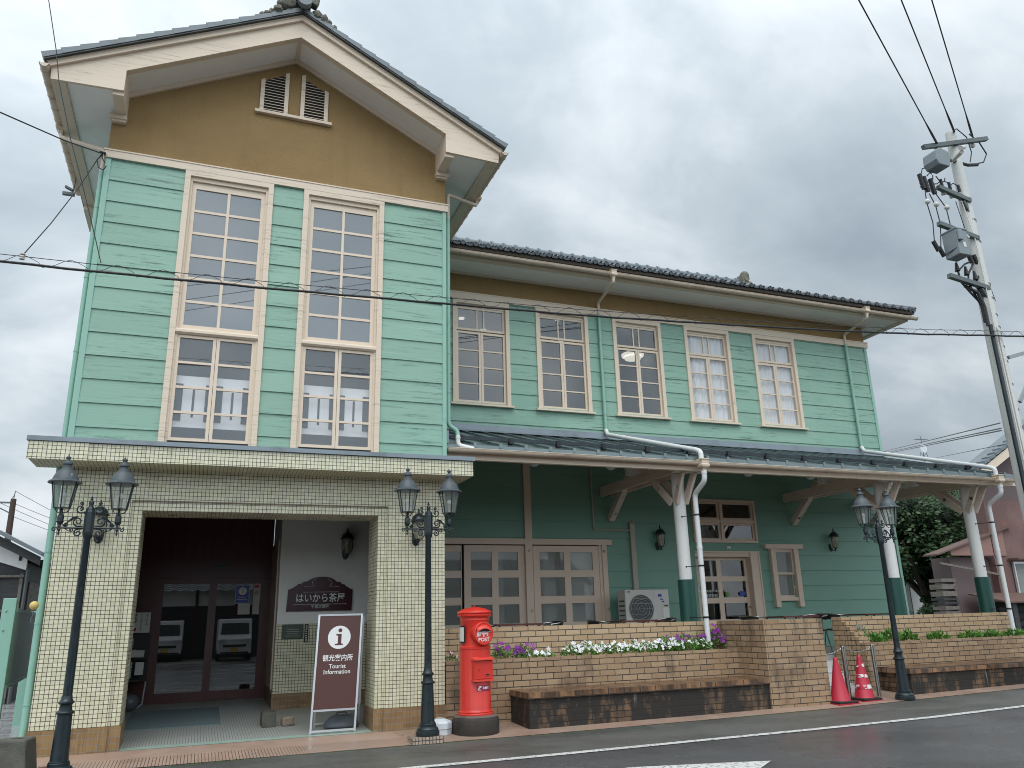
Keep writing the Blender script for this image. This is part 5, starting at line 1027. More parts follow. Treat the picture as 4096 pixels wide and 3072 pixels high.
# ------------------------------------------------------------------ air conditioner
T = thing('air_conditioner', 'beige outdoor air conditioner unit on the verandah', 'air conditioner', (8.35, 14.5, .68))
m = MB(); m.box(7.90, 8.90, 14.30, 14.62, .98, 1.97); cs = ob('casing', m, 'ac_body', T, bev=.012)
m = MB(); m.box(7.90, 8.90, 14.30, 14.62, .72, .97); ob('lower_casing', m, 'ac_body', T, bev=.01)
m = MB(); m.lathe([(.001, 0), (.262, 0), (.275, .006), (.275, .01), (.001, .01)], (0, 0, 0), 32); m.xf(lambda v: (8.25+v.x, 14.302-v.z, 1.60+v.y)); ob('fan_opening', m, 'ac_grille', T, smooth=True)
m = MB()
for r_ in (.06, .12, .18, .235, .268): m.tube([(8.25+r_*math.cos(i*math.pi/16), 14.284, 1.60+r_*math.sin(i*math.pi/16)) for i in range(33)], .004, 5)
for k in range(5):
    z = 1.40+.1*k; h = math.sqrt(.27**2-(z-1.6)**2); m.tube([(8.25-h, 14.28, z), (8.25+h, 14.28, z)], .004, 5)
ob('grille', m, 'duct', T)
m = MB(); m.box(8.65, 8.73, 14.293, 14.298, 1.83, 1.88); m.box(8.69, 8.76, 14.293, 14.298, 1.77, 1.79); m.box(8.73, 8.78, 14.293, 14.298, 1.72, 1.745); ob('badge', m, 'blue_sign', T)
m = MB(); m.box(8.74, 8.87, 14.293, 14.298, 1.42, 1.62); m.box(8.55, 8.56, 14.294, 14.299, .98, 1.97); ob('label', m, 'paper', T)
m = MB(); m.box(8.78, 8.86, 14.290, 14.298, 1.64, 1.67); m.box(7.95, 8.02, 14.292, 14.298, 1.92, 1.94)
for k in range(7): m.box(7.894, 7.899, 14.34, 14.56, 1.2+.09*k, 1.23+.09*k)
ob('vent_slot', m, 'ac_grille', T)

# ------------------------------------------------------------------ cafe furniture behind the brick wall
def table():
    t = thing('cafe_table', 'x', 'table', (0, 0, 0), 'small brown tables on the verandah')
    m = MB(); m.box(-.42, .42, -.32, .32, .685, .712); ob('tabletop', m, 'table_brown', t)
    for sx_ in (-1, 1):
        for sy_ in (-1, 1): m = MB(); m.tube([(sx_*.35, sy_*.26, .685), (sx_*.37, sy_*.28, 0)], .018, 8); ob('leg', m, 'chair_black', t)
    return t
def chair():
    t = thing('cafe_chair', 'x', 'chair', (0, 0, 0), 'black woven chairs on the verandah')
    m = MB(); m.lathe([(.20, .42), (.215, .435), (.20, .45), (.001, .45)], n=20); ob('seat', m, 'chair_black', t, smooth=True)
    for sx_ in (-1, 1):
        for sy_ in (-1, 1): m = MB(); m.tube([(sx_*.15, sy_*.15, .43), (sx_*.20, sy_*.21, 0)], .011, 8); ob('leg', m, 'steel', t)
    m = MB(); arc_ = [(.27*math.cos(a), .25*math.sin(a), .70+.03*math.sin(a)) for a in [math.pi*(-.15+1.3*i/16) for i in range(17)]]; m.tube(arc_, .013, 8); m.tube([arc_[0], (.2, -.1, .42)], .011, 8); m.tube([arc_[-1], (-.2, -.1, .42)], .011, 8); ob('arm_rail', m, 'steel', t, smooth=True)
    m = MB(); n = 14; vs = []
    for z, k in ((.61, .96), (.715, 1.02)):
        for i in range(n+1): a = math.pi*(.08+.84*i/n); vs.append((.262*k*math.cos(a), .24*k*math.sin(a), z+.02*math.sin(a)))
    m.add(vs, [(i, i+1, n+2+i, n+1+i) for i in range(n)]); ob('backrest', m, 'chair_black', t, smooth=True); return t
TB = table(); TB.location = (5.0, 12.95, .68); TB['label'] = 'brown table top showing above the brick wall behind the post box'
for x, lb in ((7.30, 'brown table top in front of the air conditioner'), (10.75, 'brown table top beyond the brick pillar'), (12.75, 'brown table top behind the right brick planter')): dup(TB, (x, 12.95, .68), lb)
CH = chair(); CH.location = (4.48, 12.9, .68); CH.rotation_euler.z = 1.3; CH['label'] = 'chair left of the table behind the post box'
for x, rz, lb in ((5.62, -1.4, 'chair right of the table behind the post box'), (6.62, 1.2, 'chair left of the table by the air conditioner'), (7.85, -1.3, 'chair beside the air conditioner at the foot of the white post'), (9.85, 1.5, 'chair whose arm shows over the left part of the brick pillar'), (11.25, -1.2, 'chair whose arm shows over the right part of the brick pillar'), (11.80, 1.4, 'chair showing at the left end of the right brick planter')): dup(CH, (x, 12.9, .68), lb, rotz=rz)

# ------------------------------------------------------------------ cones, bollards, chain
def cone(name, label, x, y, z, wraps):
    t = thing(name, label, 'traffic cone', (x, y, z), 'red traffic cones at the steps')
    m = MB(); m.lathe([(.158, .05), (.150, .062), (.036, .66), (.034, .685), (.022, .70), (.001, .704)], (x, y, z), 24); b_ = ob('body', m, 'cone_red', t, smooth=True)
    m = MB(); m.box(x-.19, x+.19, y-.19, y+.19, z+.018, z+.052); ob('base', m, 'rubber', t, bev=.01)
    m = MB(); m.box(x-.205, x+.205, y-.205, y+.205, z, z+.018); ob('base_rim', m, 'cone_red', t)
    for a, b, mt_ in wraps:
        f = lambda h: .158-(h-.05)*(.122/.61)+.002
        m = MB(); m.lathe([(f(a), a), (f(b), b)], (x, y, z), 24); m.f = m.f[:-2]; ob('reflective_band', m, mt_, b_, smooth=True)
    return t
cone('traffic_cone', 'plain red traffic cone against the brick pillar', 9.70, 10.74, .04, ())
cone('traffic_cone', 'red traffic cone with torn white reflective bands between the bollards', 10.27, 10.82, .05, ((.52, .575, 'cone_white'), (.36, .41, 'cone_white'), (.19, .25, 'cone_white')))
def bollard(x, y, label):
    t = thing('bollard', label, 'bollard', (x, y, .05), 'steel bollards carrying a chain')
    m = MB(); m.lathe([(.038, 0), (.038, .845), (.034, .85), (.001, .852)], (x, y, .05), 20); ob('post', m, 'steel', t, smooth=True)
    m = MB()
    for s in (-1, 1): m.tube([(x+s*.04+.018*math.cos(i*.7), y, .85+.018*math.sin(i*.7)) for i in range(10)], .005, 5)
    ob('eyelet', m, 'steel', t)
    return t
bollard(10.08, 10.95, 'left steel bollard behind the plain cone'); bollard(10.71, 10.95, 'right steel bollard nearer the street lamp')
def chain(name, label, p, q, sag, n):
    m = MB(); p = Vector(p); q = Vector(q); C_ = [p.lerp(q, i/n)-Vector((0, 0, sag*4*(i/n)*(1-i/n))) for i in range(n+1)]
    for i in range(n):
        a, b = C_[i], C_[i+1]; d = (b-a).normalized(); u = Vector((0, 0, 1)) if i % 2 else Vector((0, 1, 0)); s_ = (u-d*u.dot(d)).normalized(); c = (a+b)/2; h = (b-a).length*.72
        m.tube([c+d*h*math.cos(t*math.pi/4)+s_*.008*math.sin(t*math.pi/4) for t in range(9)], .0032, 5)
    tag(ob(name, m, 'steel', loc=tuple(p)), label, 'chain')
chain('chain', 'chain sagging between the two steel bollards', (10.13, 10.95, .85), (10.66, 10.95, .85), .05, 22)
chain('chain', 'chain running from the left steel bollard to the brick pillar', (10.03, 10.95, .85), (9.545, 11.3, .78), .06, 26)
m = MB(); m.box(5.42, 5.92, 10.16, 10.40, .0, .006)
for k in range(9): m.box(5.44, 5.90, 10.175+.025*k, 10.185+.025*k, .006, .010)
tag(ob('drain_cover', m, 'drain', loc=(5.67, 10.28, .0)), 'dark iron drain grating at the edge of the pavement', 'drain cover')
m = MB(); n = 14; m.add([(-1.33+.17*math.cos(i*2*math.pi/n), 10.62+.11*math.sin(i*2*math.pi/n), .02+.03*0) for i in range(n)] + [(-1.33+.15*math.cos(i*2*math.pi/n), 10.62+.09*math.sin(i*2*math.pi/n), .05) for i in range(n)], [(i, (i+1) % n, n+(i+1) % n, n+i) for i in range(n)]+[tuple(range(n, 2*n))])
tag(ob('rubber_pad', m, 'sign_maroon', loc=(-1.33, 10.62, .02)), 'dark maroon rubber pad behind the left street lamp foot', 'pad')

# ------------------------------------------------------------------ planting
rnd = random.Random(11)
def leafquad(m, c, d, n_, l, w_):
    d = d.normalized(); s = d.cross(n_)
    if s.length < 1e-3: s = d.orthogonal()
    s.normalize(); k = s.cross(d)*(.12*l)
    m.add([c, c+d*l*.45+s*w_*.5-k, c+d*l, c+d*l*.45-s*w_*.5-k], [(0, 1, 2, 3)])
def rv(): return Vector((rnd.gauss(0, 1), rnd.gauss(0, 1), rnd.gauss(0, 1))).normalized()
def plant(name, label, x, y, z, rx, ry, h, nl, ll, petals=None, nb=0, bs=.045, group=None, up=.6):
    t = thing(name, label, 'plant', (x, y, z), group); m = MB()
    for i in range(nl):
        a = rnd.uniform(0, 6.283); q = math.sqrt(rnd.random()); h_ = h*1.45; hh = h_*(1-q*q*.55)*rnd.uniform(.25, 1)
        c = Vector((x+rx*q*math.cos(a), y+ry*q*math.sin(a), z+hh)); d = Vector((math.cos(a)*q, math.sin(a)*q, up))+rv()*.6
        leafquad(m, c, d, rv()+Vector((0, 0, 1)), ll*rnd.uniform(.7, 1.2), ll*.48)
    ob('foliage', m, 'leaf', t)
    if petals:
        m = MB()
        for i in range(nb):
            a = rnd.uniform(0, 6.283); q = math.sqrt(rnd.random()); c = Vector((x+rx*q*math.cos(a), y+ry*q*math.sin(a)-.02, z+h*1.45*(1-q*q*.45)*rnd.uniform(.62, 1.12)+.01))
            nn = (Vector((0, -.8, .5))+rv()*.55).normalized(); s = nn.orthogonal().normalized(); k = nn.cross(s); r_ = bs*rnd.uniform(.5, .68); a0 = rnd.random()
            for p in range(5):
                b = a0+p*1.2566; f = lambda an, rr_: c+(s*math.cos(an)+k*math.sin(an))*rr_+nn*rr_*.15
                m.add([c, f(b-.45, r_*.8), f(b-.2, r_), f(b+.2, r_), f(b+.45, r_*.8)], [(0, 1, 2, 3, 4)])
        ob('blossom', m, petals, t)
    return t
gw = 'white flowering plants in the brick planter'; gp = 'purple petunias in the brick planter'
plant('flowering_plant', 'small pale pink flowering plant left of the post box', 3.50, 11.75, .86, .13, .1, .10, 80, .05, 'petal_pink', 8, .05)
plant('petunia_plant', 'purple petunia just right of the post box', 4.36, 11.78, .86, .16, .14, .18, 150, .055, 'petal_purple', 10, .07, gp)
plant('petunia_plant', 'purple petunia second to the right of the post box', 4.72, 11.80, .86, .18, .14, .17, 150, .055, 'petal_purple', 12, .065, gp)
plant('flowering_plant', 'short white flowering plant in front of the second petunia', 4.80, 11.70, .86, .17, .1, .10, 100, .05, 'petal_white', 10, .055, gw)
plant('flowering_plant', 'small white flowering plant left of the bare gap in the flower bed', 5.05, 11.74, .86, .13, .1, .10, 80, .05, 'petal_white', 7, .055, gw)
wl_ = ['left end of the long white flower row', 'second white plant from the left end of the long row', 'third white plant of the long row', 'white plant left of the middle of the long row', 'white plant at the middle of the long row', 'white plant right of the middle of the long row', 'white plant of the long row before the mixed purple part', 'white plant growing in front of the first right hand petunia', 'white plant right of the first right hand petunia', 'last white plant before the downpipe']
for i, lb in enumerate(wl_): plant('flowering_plant', lb, 5.50+.262*i, 11.75, .86, .17, .14, .145+.012*math.sin(i*2.1), 170, .052, 'petal_white', 32 if i < 8 else 12, .043, gw)
for x, h, nb, lb in ((7.25, .20, 11, 'purple petunia rising behind the white row, leftmost at the right end'), (7.6, .21, 10, 'purple petunia rising behind the white row, second at the right end'), (7.93, .22, 10, 'purple petunia left of the white downpipe'), (8.2, .27, 26, 'largest purple petunia clump against the brick pillar')):
    plant('petunia_plant', lb, x, 11.86, .86, .17, .12, h, 150, .06, 'petal_purple', nb, .068, gp)
gg = 'green leafy plants in the right brick planter'
plant('lavender_plant', 'thin plant with blue flower spikes at the corner of the right planter', 11.30, 11.80, .93, .12, .1, .20, 80, .06, 'petal_blue', 14, .025)
for x, r_, h, lb in ((11.62, 0.187, .16, 'leafy green plant left of the right street lamp, first of two'), (11.98, 0.221, .22, 'tallest leafy green plant left of the right street lamp'), (12.38, 0.204, .20, 'leafy green plant just right of the right street lamp'), (13.15, 0.238, .15, 'lone leafy green plant between two bare gaps'), (13.98, 0.272, .15, 'leafy green plant left of the right white downpipe, first of two'), (14.55, 0.255, .13, 'leafy green plant left of the right white downpipe, second of two'), (15.15, 0.238, .14, 'leafy green plant at the right end of the upper wall')):
    plant('green_plant', lb, x, 11.76, .86, r_*.92, .13, h*.72, 170, .085, group=gg, up=.8)
# grass along the pavement edge
m = MB()
for i in range(2600):
    x = rnd.uniform(-2, 17); q = math.sin(x*1.7)+math.sin(x*4.1+1)
    if q < -.2 and rnd.random() < .85: continue
    y = 10.39-abs(rnd.gauss(0, .055)); b = Vector((x, y, G(x))); h = rnd.uniform(.008, .022)*(2.0 if rnd.random() < .04 else 1); d = Vector((rnd.gauss(0, .6), rnd.gauss(0, .6), 1)).normalized()
    m.add([b, b+Vector((.004, 0, 0)), b+d*h], [(0, 1, 2)])
struct('grass', m, 'grass', 'stuff')

def crown(m, c, rx, ry, rz, n, ls, seed=1, nclump=60, fill=.35):
    r_ = random.Random(seed); cl = []
    for i in range(nclump):
        v = Vector((r_.gauss(0, 1), r_.gauss(0, 1), r_.gauss(0, 1))).normalized(); q = r_.uniform(.55, 1.0) if r_.random() > fill else r_.uniform(.1, .6)
        cl.append((Vector((c[0]+v.x*rx*q, c[1]+v.y*ry*q, c[2]+v.z*rz*q)), r_.uniform(.20, .36)*min(rx, rz)))
    for i in range(n):
        p, s = cl[r_.randrange(nclump)]; v = Vector((r_.gauss(0, 1), r_.gauss(0, 1), r_.gauss(0, .8))).normalized(); q = s*r_.uniform(.55, 1.05)
        cc = p+v*q; d = (v+Vector((r_.gauss(0, .6), r_.gauss(0, .6), r_.gauss(-.1, .6)))).normalized(); s_ = d.orthogonal().normalized(); l = ls*r_.uniform(.7, 1.3)
        m.add([cc, cc+d*l*.5+s_*l*.28, cc+d*l, cc+d*l*.5-s_*l*.28], [(0, 1, 2, 3)])
def tree(label, x, y, h, c, rx, ry, rz, n, ls, seed, tr=.22):
    t = thing('tree', label, 'tree', (x, y, .2)); m = MB()
    m.tube([(x, y, 0), (x+.05, y, h*.5), (c[0], c[1], h)], [tr, tr*.8, tr*.4], 10)
    r_ = random.Random(seed)
    for k in range(7):
        a = k*.9; m.tube([(x+.03, y, h*.55), (x+rx*.35*math.cos(a), y+ry*.35*math.sin(a), h*.9), (c[0]+rx*.7*math.cos(a), c[1]+ry*.7*math.sin(a), c[2]+r_.uniform(-.3, .6)*rz)], [tr*.5, tr*.3, tr*.1], 7)
    ob('trunk', m, 'bark', t, smooth=True); m = MB(); crown(m, c, rx, ry, rz, n, ls, seed, 90); ob('crown', m, 'leaf_dark', t); return t
tree('round dense evergreen tree beyond the verandah with ivy clad trunk', 27.2, 24.5, 3.2, (27.3, 24.5, 4.5), 2.75, 2.4, 1.9, 30000, .19, 4, .30)
tree('taller dark evergreen tree behind the round one', 33.8, 29, 4.5, (33.6, 29, 5.1), 3.0, 2.8, 2.6, 14000, .24, 9)
for x, y, r_, lb in ((26.4, 23.6, .55, 'low dark bush left of the evergreen trunk'), (28.1, 23.8, .75, 'low dark bush right of the evergreen trunk')):
    t = thing('bush', lb, 'bush', (x, y, .2)); m = MB(); crown(m, (x, y, 1.1), r_, r_, .65, 2600, .13, int(x), 22); ob('foliage', m, 'leaf_dark', t); m = MB(); m.tube([(x, y, .1), (x, y, 1.2)], .05, 6); ob('stem', m, 'bark', t)
t = thing('ivy', 'dark ivy wrapping the trunk of the round evergreen tree', 'climbing plant', (27.2, 24.3, .2)); m = MB(); crown(m, (27.25, 24.3, 1.9), .36, .36, 1.5, 4600, .12, 3, 34); ob('foliage', m, 'leaf_dark', t)

# ------------------------------------------------------------------ background buildings
T = thing('white_house', 'low white plastered house seen beyond the evergreen tree', 'house', (36, 32, .3))
m = MB(); m.box(31.5, 44, 32, 40, .1, 7.6); ob('wall', m, 'plaster', T)
m = MB(); m.prism([(31.2, 7.55), (46.6, 7.55), (39.5, 9.15), (37, 9.15)], 'y', 31.4, 40.4); ob('roof', m, 'tile_grey', T)
for x0, x1, z0, z1 in ((32.6, 34.3, .9, 3.0), (35.6, 37.0, 1.4, 2.9), (37.8, 39.2, 1.4, 2.9), (33.2, 34.6, 4.4, 5.6)):
    m = MB(); m.box(x0, x1, 31.9, 31.99, z0, z1); f = ob('window', m, 'old_wood', T); m = MB(); m.box(x0+.08, x1-.08, 31.88, 31.89, z0+.08, z1-.08); ob('pane', m, 'frosted', f)
T = thing('satellite_dish', 'white satellite dish with aerial seen over the verandah roof', 'satellite dish', (35.97, 31.2, 9.1))
m = MB(); m.lathe([(.001, .05), (.12, .035), (.24, 0)], (0, 0, 0), 24); m.xf(lambda v: (35.95+v.x, 31.0-v.z*-1, 9.78+v.y)); ob('dish', m, 'white_plastic', T, smooth=True)
m = MB(); m.tube([(35.98, 31.1, 8.2), (35.98, 31.1, 9.78)], .018, 6); m.tube([(35.95, 31.05, 10.0), (35.9, 31.05, 10.5)], .015, 6); m.tube([(35.45, 31.05, 10.25), (36.4, 31.05, 10.28)], .012, 6)
for k in range(5): m.tube([(35.55+.17*k, 30.9, 10.26), (35.55+.17*k, 31.2, 10.26)], .008, 5)
m.tube([(35.98, 31.1, 9.35), (35.75, 31.1, 9.55), (35.7, 31.1, 9.2)], .015, 6); m.tube([(35.98, 31.1, 9.35), (36.2, 31.1, 9.55), (36.3, 31.1, 9.2)], .015, 6); ob('mast', m, 'galv_dark', T)
T = thing('pink_shed', 'small shed with pink gable board and dark wall beside the right white post', 'shed', (25, 21, .2))
m = MB(); m.box(23.75, 27.2, 20.25, 21.0, .1, 3.12); ob('wall', m, 'shed_wall', T)
m = MB(); m.prism([(23.60, 3.16), (26.2, 3.16), (26.2, 4.06), (23.55, 3.37)], 'y', 20.0, 20.06); ob('gable_board', m, 'shed_pink', T)
m = MB(); m.add([(22.85, 19.9, 3.20), (26.6, 19.9, 4.21), (26.6, 20.5, 4.21), (22.85, 20.5, 3.20), (22.85, 19.9, 3.15), (26.6, 19.9, 4.15), (26.6, 20.5, 4.15), (22.85, 20.5, 3.15)], [(0,1,2,3),(4,7,6,5),(0,4,5,1),(3,2,6,7),(0,3,7,4)]); ob('roof', m, 'rust_roof', T)
m = MB(); m.bar((22.95, 19.95, 2.90), (25.6, 19.95, 2.52), .05, .07); ob('rail', m, 'grey_wood', T)
T = thing('timber_stack', 'stack of grey timber pallets beside the pink shed', 'timber stack', (23.4, 20.1, .2)); rnd = random.Random(2)
z = .15
while z < 2.45:
    m = MB(); h = rnd.choice((.10, .14, .2)); x = 23.02+rnd.uniform(-.04, .04); m.box(x, x+.64, 20.1, 20.6, z, z+h*.8); ob('plank', m, 'grey_wood' if rnd.random() > .35 else 'old_wood', T); z += h+.03
T = thing('corrugated_house', 'tall house clad in faded pink corrugated sheet at the right', 'house', (29, 20.5, .2))
def zig(x0, x1, z0f, z1f, y, pitch=.085, amp=.014):
    m = MB(); n = int((x1-x0)/pitch*4); vs = []
    for i in range(n+1): x = x0+(x1-x0)*i/n; vs += [(x, y+amp*math.sin(2*math.pi*i/4), z0f(x)), (x, y+amp*math.sin(2*math.pi*i/4), z1f(x))]
    m.add(vs, [(2*i, 2*i+2, 2*i+3, 2*i+1) for i in range(n)]); return m
rk = lambda x: 6.02+.55*(x-25.3)
ob('wall', zig(25.6, 33, lambda x: .1, lambda x: min(rk(x), 5.1), 20.05), 'corrugated', T, smooth=True)
m = MB(); m.prism([(25.62, 5.1), (33, 5.1), (33, rk(33)), (25.62, rk(25.62))], 'y', 20.06, 20.15); ob('gable', m, 'shed_wall', T); m = MB(); m.box(25.58, 25.62, 20.0, 20.9, .1, 6.1); ob('side_wall', m, 'corrugated', T)  # dark gable colour paints in the shadow under the roof
m = MB(); m.bar((24.95, 19.45, 5.88), (33, 19.45, 10.30), .06, .34, up=(0, 0, 1)); ob('bargeboard', m, 'cream_plain', T)
m = MB(); m.add([(24.9, 19.42, 6.05), (33, 19.42, 10.5), (33, 20.4, 10.5), (24.9, 20.4, 6.05), (24.9, 19.42, 5.98), (33, 19.42, 10.43), (33, 20.4, 10.43), (24.9, 20.4, 5.98)], [(0,1,2,3),(4,7,6,5),(0,4,5,1),(0,3,7,4)])
for k in range(26):
    x = 24.9+.31*k; z = 6.05+.5494*(x-24.9); m.add([(x, 19.38, z), (x+.33, 19.38, z+.15), (x+.33, 19.38, z+.25), (x, 19.38, z+.13), (x, 19.7, z), (x+.33, 19.7, z+.15), (x+.33, 19.7, z+.25), (x, 19.7, z+.13)], [(0,1,2,3),(4,7,6,5),(3,2,6,7),(0,4,5,1),(0,3,7,4),(1,5,6,2)])
ob('roof', m, 'tile_grey', T); m = MB(); m.prism([(25.0, 5.82), (33, 10.2), (33, 10.25), (25.0, 5.87)], 'y', 19.5, 20.1); ob('soffit', m, 'shed_wall', T)
m = MB(); m.box(26.35, 27.6, 19.92, 20.0, 1.75, 2.95); wd = ob('window', m, 'alu', T); m = MB(); m.box(26.42, 27.6, 19.905, 19.915, 1.82, 2.88); ob('pane', m, 'frosted', wd); m = MB(); m.box(26.2, 27.7, 19.6, 20.0, 3.0, 3.06); ob('window_hood', m, 'rust_roof', wd)
T = thing('lean_to', 'low rusty lean-to roof with dark planks below the pink house', 'lean-to', (26, 19.3, .2))
m = MB(); m.add([(24.0, 18.6, 1.62), (31, 18.6, 1.62), (31, 20.0, 1.92), (24.0, 20.0, 1.92), (24.0, 18.6, 1.57), (31, 18.6, 1.57), (31, 20.0, 1.87), (24.0, 20.0, 1.87)], [(0,1,2,3),(4,7,6,5),(0,4,5,1),(0,3,7,4)]); ob('roof', m, 'rust_roof', T)
m = MB()
for k in range(5): m.box(24.6, 31, 19.4, 19.46, .35+.24*k, .5+.24*k)
m.box(24.3, 24.5, 18.7, 18.9, .1, 1.6); m.box(27.3, 27.5, 18.7, 18.9, .1, 1.6); ob('planks', m, 'old_wood', T)
m = MB(); m.box(24.6, 31, 19.5, 19.6, .1, 1.6); ob('back_wall', m, 'black_rough', T)
T = thing('blue_roof_house', 'distant house with blue grey roof between aerial and pink house', 'house', (43, 40, .3))
m = MB(); m.box(41, 54, 40, 46, .1, 10.2); ob('wall', m, 'plaster', T); m = MB(); m.add([(40.6, 39.5, 10.2), (54.5, 39.5, 10.2), (53, 43, 11.9), (43.5, 43, 11.6), (40.6, 46, 10.2), (54.5, 46, 10.2)], [(0, 1, 2, 3), (3, 2, 5, 4), (0, 3, 4), (1, 5, 2)]); ob('roof', m, 'tank', T)
# old timber house at the left
T = thing('timber_house', 'old dark timber house with white plaster gable at the left', 'house', (-7, 24, 0))
m = MB(); m.prism([(-12, 0), (-3.55, 0), (-3.55, 3.0), (-12, 7.45)], 'y', 20.3, 30); ob('wall', m, 'old_wood', T)
m = MB(); m.prism([(-12, 5.6), (-3.53, 2.77), (-3.53, 3.06), (-12, 7.55)], 'y', 20.2, 20.295); pg = ob('plaster_gable', m, 'plaster', T); m = MB(); m.box(-3.69, -3.64, 20.18, 20.2, 2.97, 3.09); ob('slit', m, 'black_rough', pg)
m = MB(); m.prism([(-12, 7.72), (-3.18, 3.03), (-3.18, 3.11), (-12, 7.80)], 'y', 19.6, 31); ob('roof', m, 'tile_grey', T); m = MB(); m.prism([(-12, 7.40), (-3.22, 2.84), (-3.22, 3.02), (-12, 7.68)], 'y', 19.75, 19.85); ob('bargeboard', m, 'old_wood', T)
m = MB()
for k in range(9): m.box(-3.55, -3.22, 20.5+k*.5, 20.58+k*.5, 2.93, 3.01)
ob('rafter', m, 'old_wood', T)
m = MB()
for x in (-7.6, -7.0, -6.4, -5.8, -5.2, -4.6, -4.08, -3.6): m.box(x-.03, x+.03, 20.24, 20.3, 0, 2.7)
for z in (1.05, 1.9, 2.62): m.box(-12, -3.55, 20.22, 20.3, z, z+.05)
ob('batten', m, 'grey_wood', T)
m = MB(); m.tube([(-3.5, 20.25, 2.8), (-3.5, 20.25, 0)], .035, 8); ob('downpipe', m, 'galv_dark', T)
m = MB(); m.box(-3.548, -3.52, 20.8, 22.8, 1.5, 2.55); f = ob('window', m, 'grey_wood', T)
m = MB(); m.box(-3.9, -2.4, 24, 32, 0, 2.6); ob('annex_wall', m, 'plaster', T)
# green gate panel, ball
T = thing('green_fence', 'mint green steel fence panel between two posts at the left edge', 'fence', (-2.3, 13.6, .03))
for x, y, z in ((-2.215, 12.0, 1.885), (-2.52, 15.6, 1.8)): m = MB(); m.box(x-.075, x+.075, y-.04, y+.04, .02, z); ob('post', m, 'fence_green', T, bev=.006)
m = MB(); m.add([(-2.145, 12.04, .80), (-2.46, 15.6, .80), (-2.46, 15.6, 1.76), (-2.145, 12.04, 1.76), (-2.175, 12.04, .80), (-2.49, 15.6, .80), (-2.49, 15.6, 1.76), (-2.175, 12.04, 1.76)], [(0,1,2,3),(4,7,6,5),(0,4,5,1),(3,2,6,7)]); m.bar((-2.16, 12.04, 1.74), (-2.475, 15.6, 1.74), .055, .05); m.bar((-2.16, 12.04, .81), (-2.475, 15.6, .81), .055, .04); ob('panel', m, 'fence_green', T)
m = MB()
for x, z in ((-2.24, 1.73), (-2.245, 1.50), (-2.24, 1.0)): m.ball((x, 11.955, z), .014, 8, 6)
ob('rivet', m, 'fence_green', T)
T = thing('yellow_float', 'worn yellow ball hanging on a cord beside the green downpipe', 'float', (-1.83, 11.3, 1.77)); m = MB(); m.ball((-1.832, 11.3, 1.77), .052, 16, 10); ob('ball', m, 'yellow_ball', T, smooth=True)
m = MB(); m.tube([(-1.832, 11.3, 1.72), (-1.836, 11.3, 1.64), (-1.85, 11.3, 1.6), (-1.84, 11.3, 1.57)], .006, 6); ob('cord', m, 'galv_dark', T)
# ------------------------------------------------------------------ utility poles and wires
T = thing('utility_pole', 'dark slim utility pole far behind the timber house at the left', 'utility pole', (-7.85, 40, 0))
m = MB(); m.tube([(-7.80, 40, 0), (-7.85, 40, 7.1)], [.17, .11], 10); ob('pole', m, 'dark_brown_pole', T, smooth=True)
m = MB(); m.box(-9.9, -7.8, 39.95, 40.02, 6.90, 6.97); m.tube([(-7.85, 40, 7.1), (-7.83, 40, 7.45)], .02, 6); m.tube([(-7.93, 40, 7.1), (-7.83, 40, 7.3)], .015, 6); m.bar((-9.3, 40, 7.2), (-7.85, 40, 6.45), .05, .05); ob('crossarm', m, 'galv_dark', T)
def wire(name, label, pts, r_=.008, mt='cable', group=None, cat='wire', n=6, par=None):
    m = MB(); m.tube(pts, r_, n); o = ob(name, m, mt, par, loc=tuple(pts[0]))
    if par is None: tag(o, label, cat, group)
    return o
def sag(p, q, s, n=16): p = Vector(p); q = Vector(q); return [p.lerp(q, i/n)-Vector((0, 0, s*4*(i/n)*(1-i/n))) for i in range(n+1)]
for i, (p, q, lb) in enumerate((((-7.83, 40, 7.45), (-1.5, 40, 4.4), 'uppermost thin wire sloping down right from the far left pole'), ((-7.9, 40, 6.95), (-1.5, 40, 4.7), 'second wire sloping down right from the far left pole'), ((-8.3, 40, 6.9), (-1.5, 40, 4.25), 'third wire sloping down right from the far left pole'), ((-7.8, 40, 6.35), (-1.5, 40, 4.3), 'lowest wire sloping down right from the far left pole'))):
    wire('overhead_wire', lb, sag(p, q, .15), .012, 'cable_grey', 'wires of the far left pole')
U = thing('utility_pole', 'tall pale concrete utility pole with transformers at the right', 'utility pole', (13.95, 10.0, .1))
UX, UY = 13.93, 10.0
m = MB(); m.tube([(UX+.05, UY, 0), (UX+.0, UY, 5.5), (UX+.01, UY, 10.98)], [.175, .148, .10], 20); ob('pole', m, 'pole_conc', U, smooth=True)
m = MB(); pr_ = lambda z: .175-(z/10.98)*.075
for z in (10.6, 9.38, 8.9, 8.42, 7.50, 7.2, 6.85, 6.60, 6.46, 6.2, 5.9, 5.45, 4.95, 4.62, 4.60, 3.85, 2.7): m.tube([(UX+.02, UY, z), (UX+.02, UY, z+.035)], pr_(z)+.008, 18)
ob('band', m, 'galv_dark', U)
m = MB(); m.tube([(UX-.21, UY-.14, .1), (UX-.21, UY-.14, 6.62)], .038, 12); ob('cable_guard', m, 'black_metal', U, smooth=True)
m = MB(); m.tube([(UX-.24, UY-.12, 6.6), (UX-.24, UY-.12, 7.0), (UX-.30, UY-.1, 7.28), (UX-.5, UY, 7.45)], .035, 8); ob('riser_cable', m, 'cable', U)
m = MB(); m.tube([(UX-.10, UY-.16, .2), (UX-.10, UY-.13, 8.4), (UX-.22, UY-.1, 9.3)], .010, 6); m.tube([(UX-.05, UY-.17, .2), (UX-.05, UY-.15, 6.6)], .012, 6); ob('ground_wire', m, 'porcelain', U)
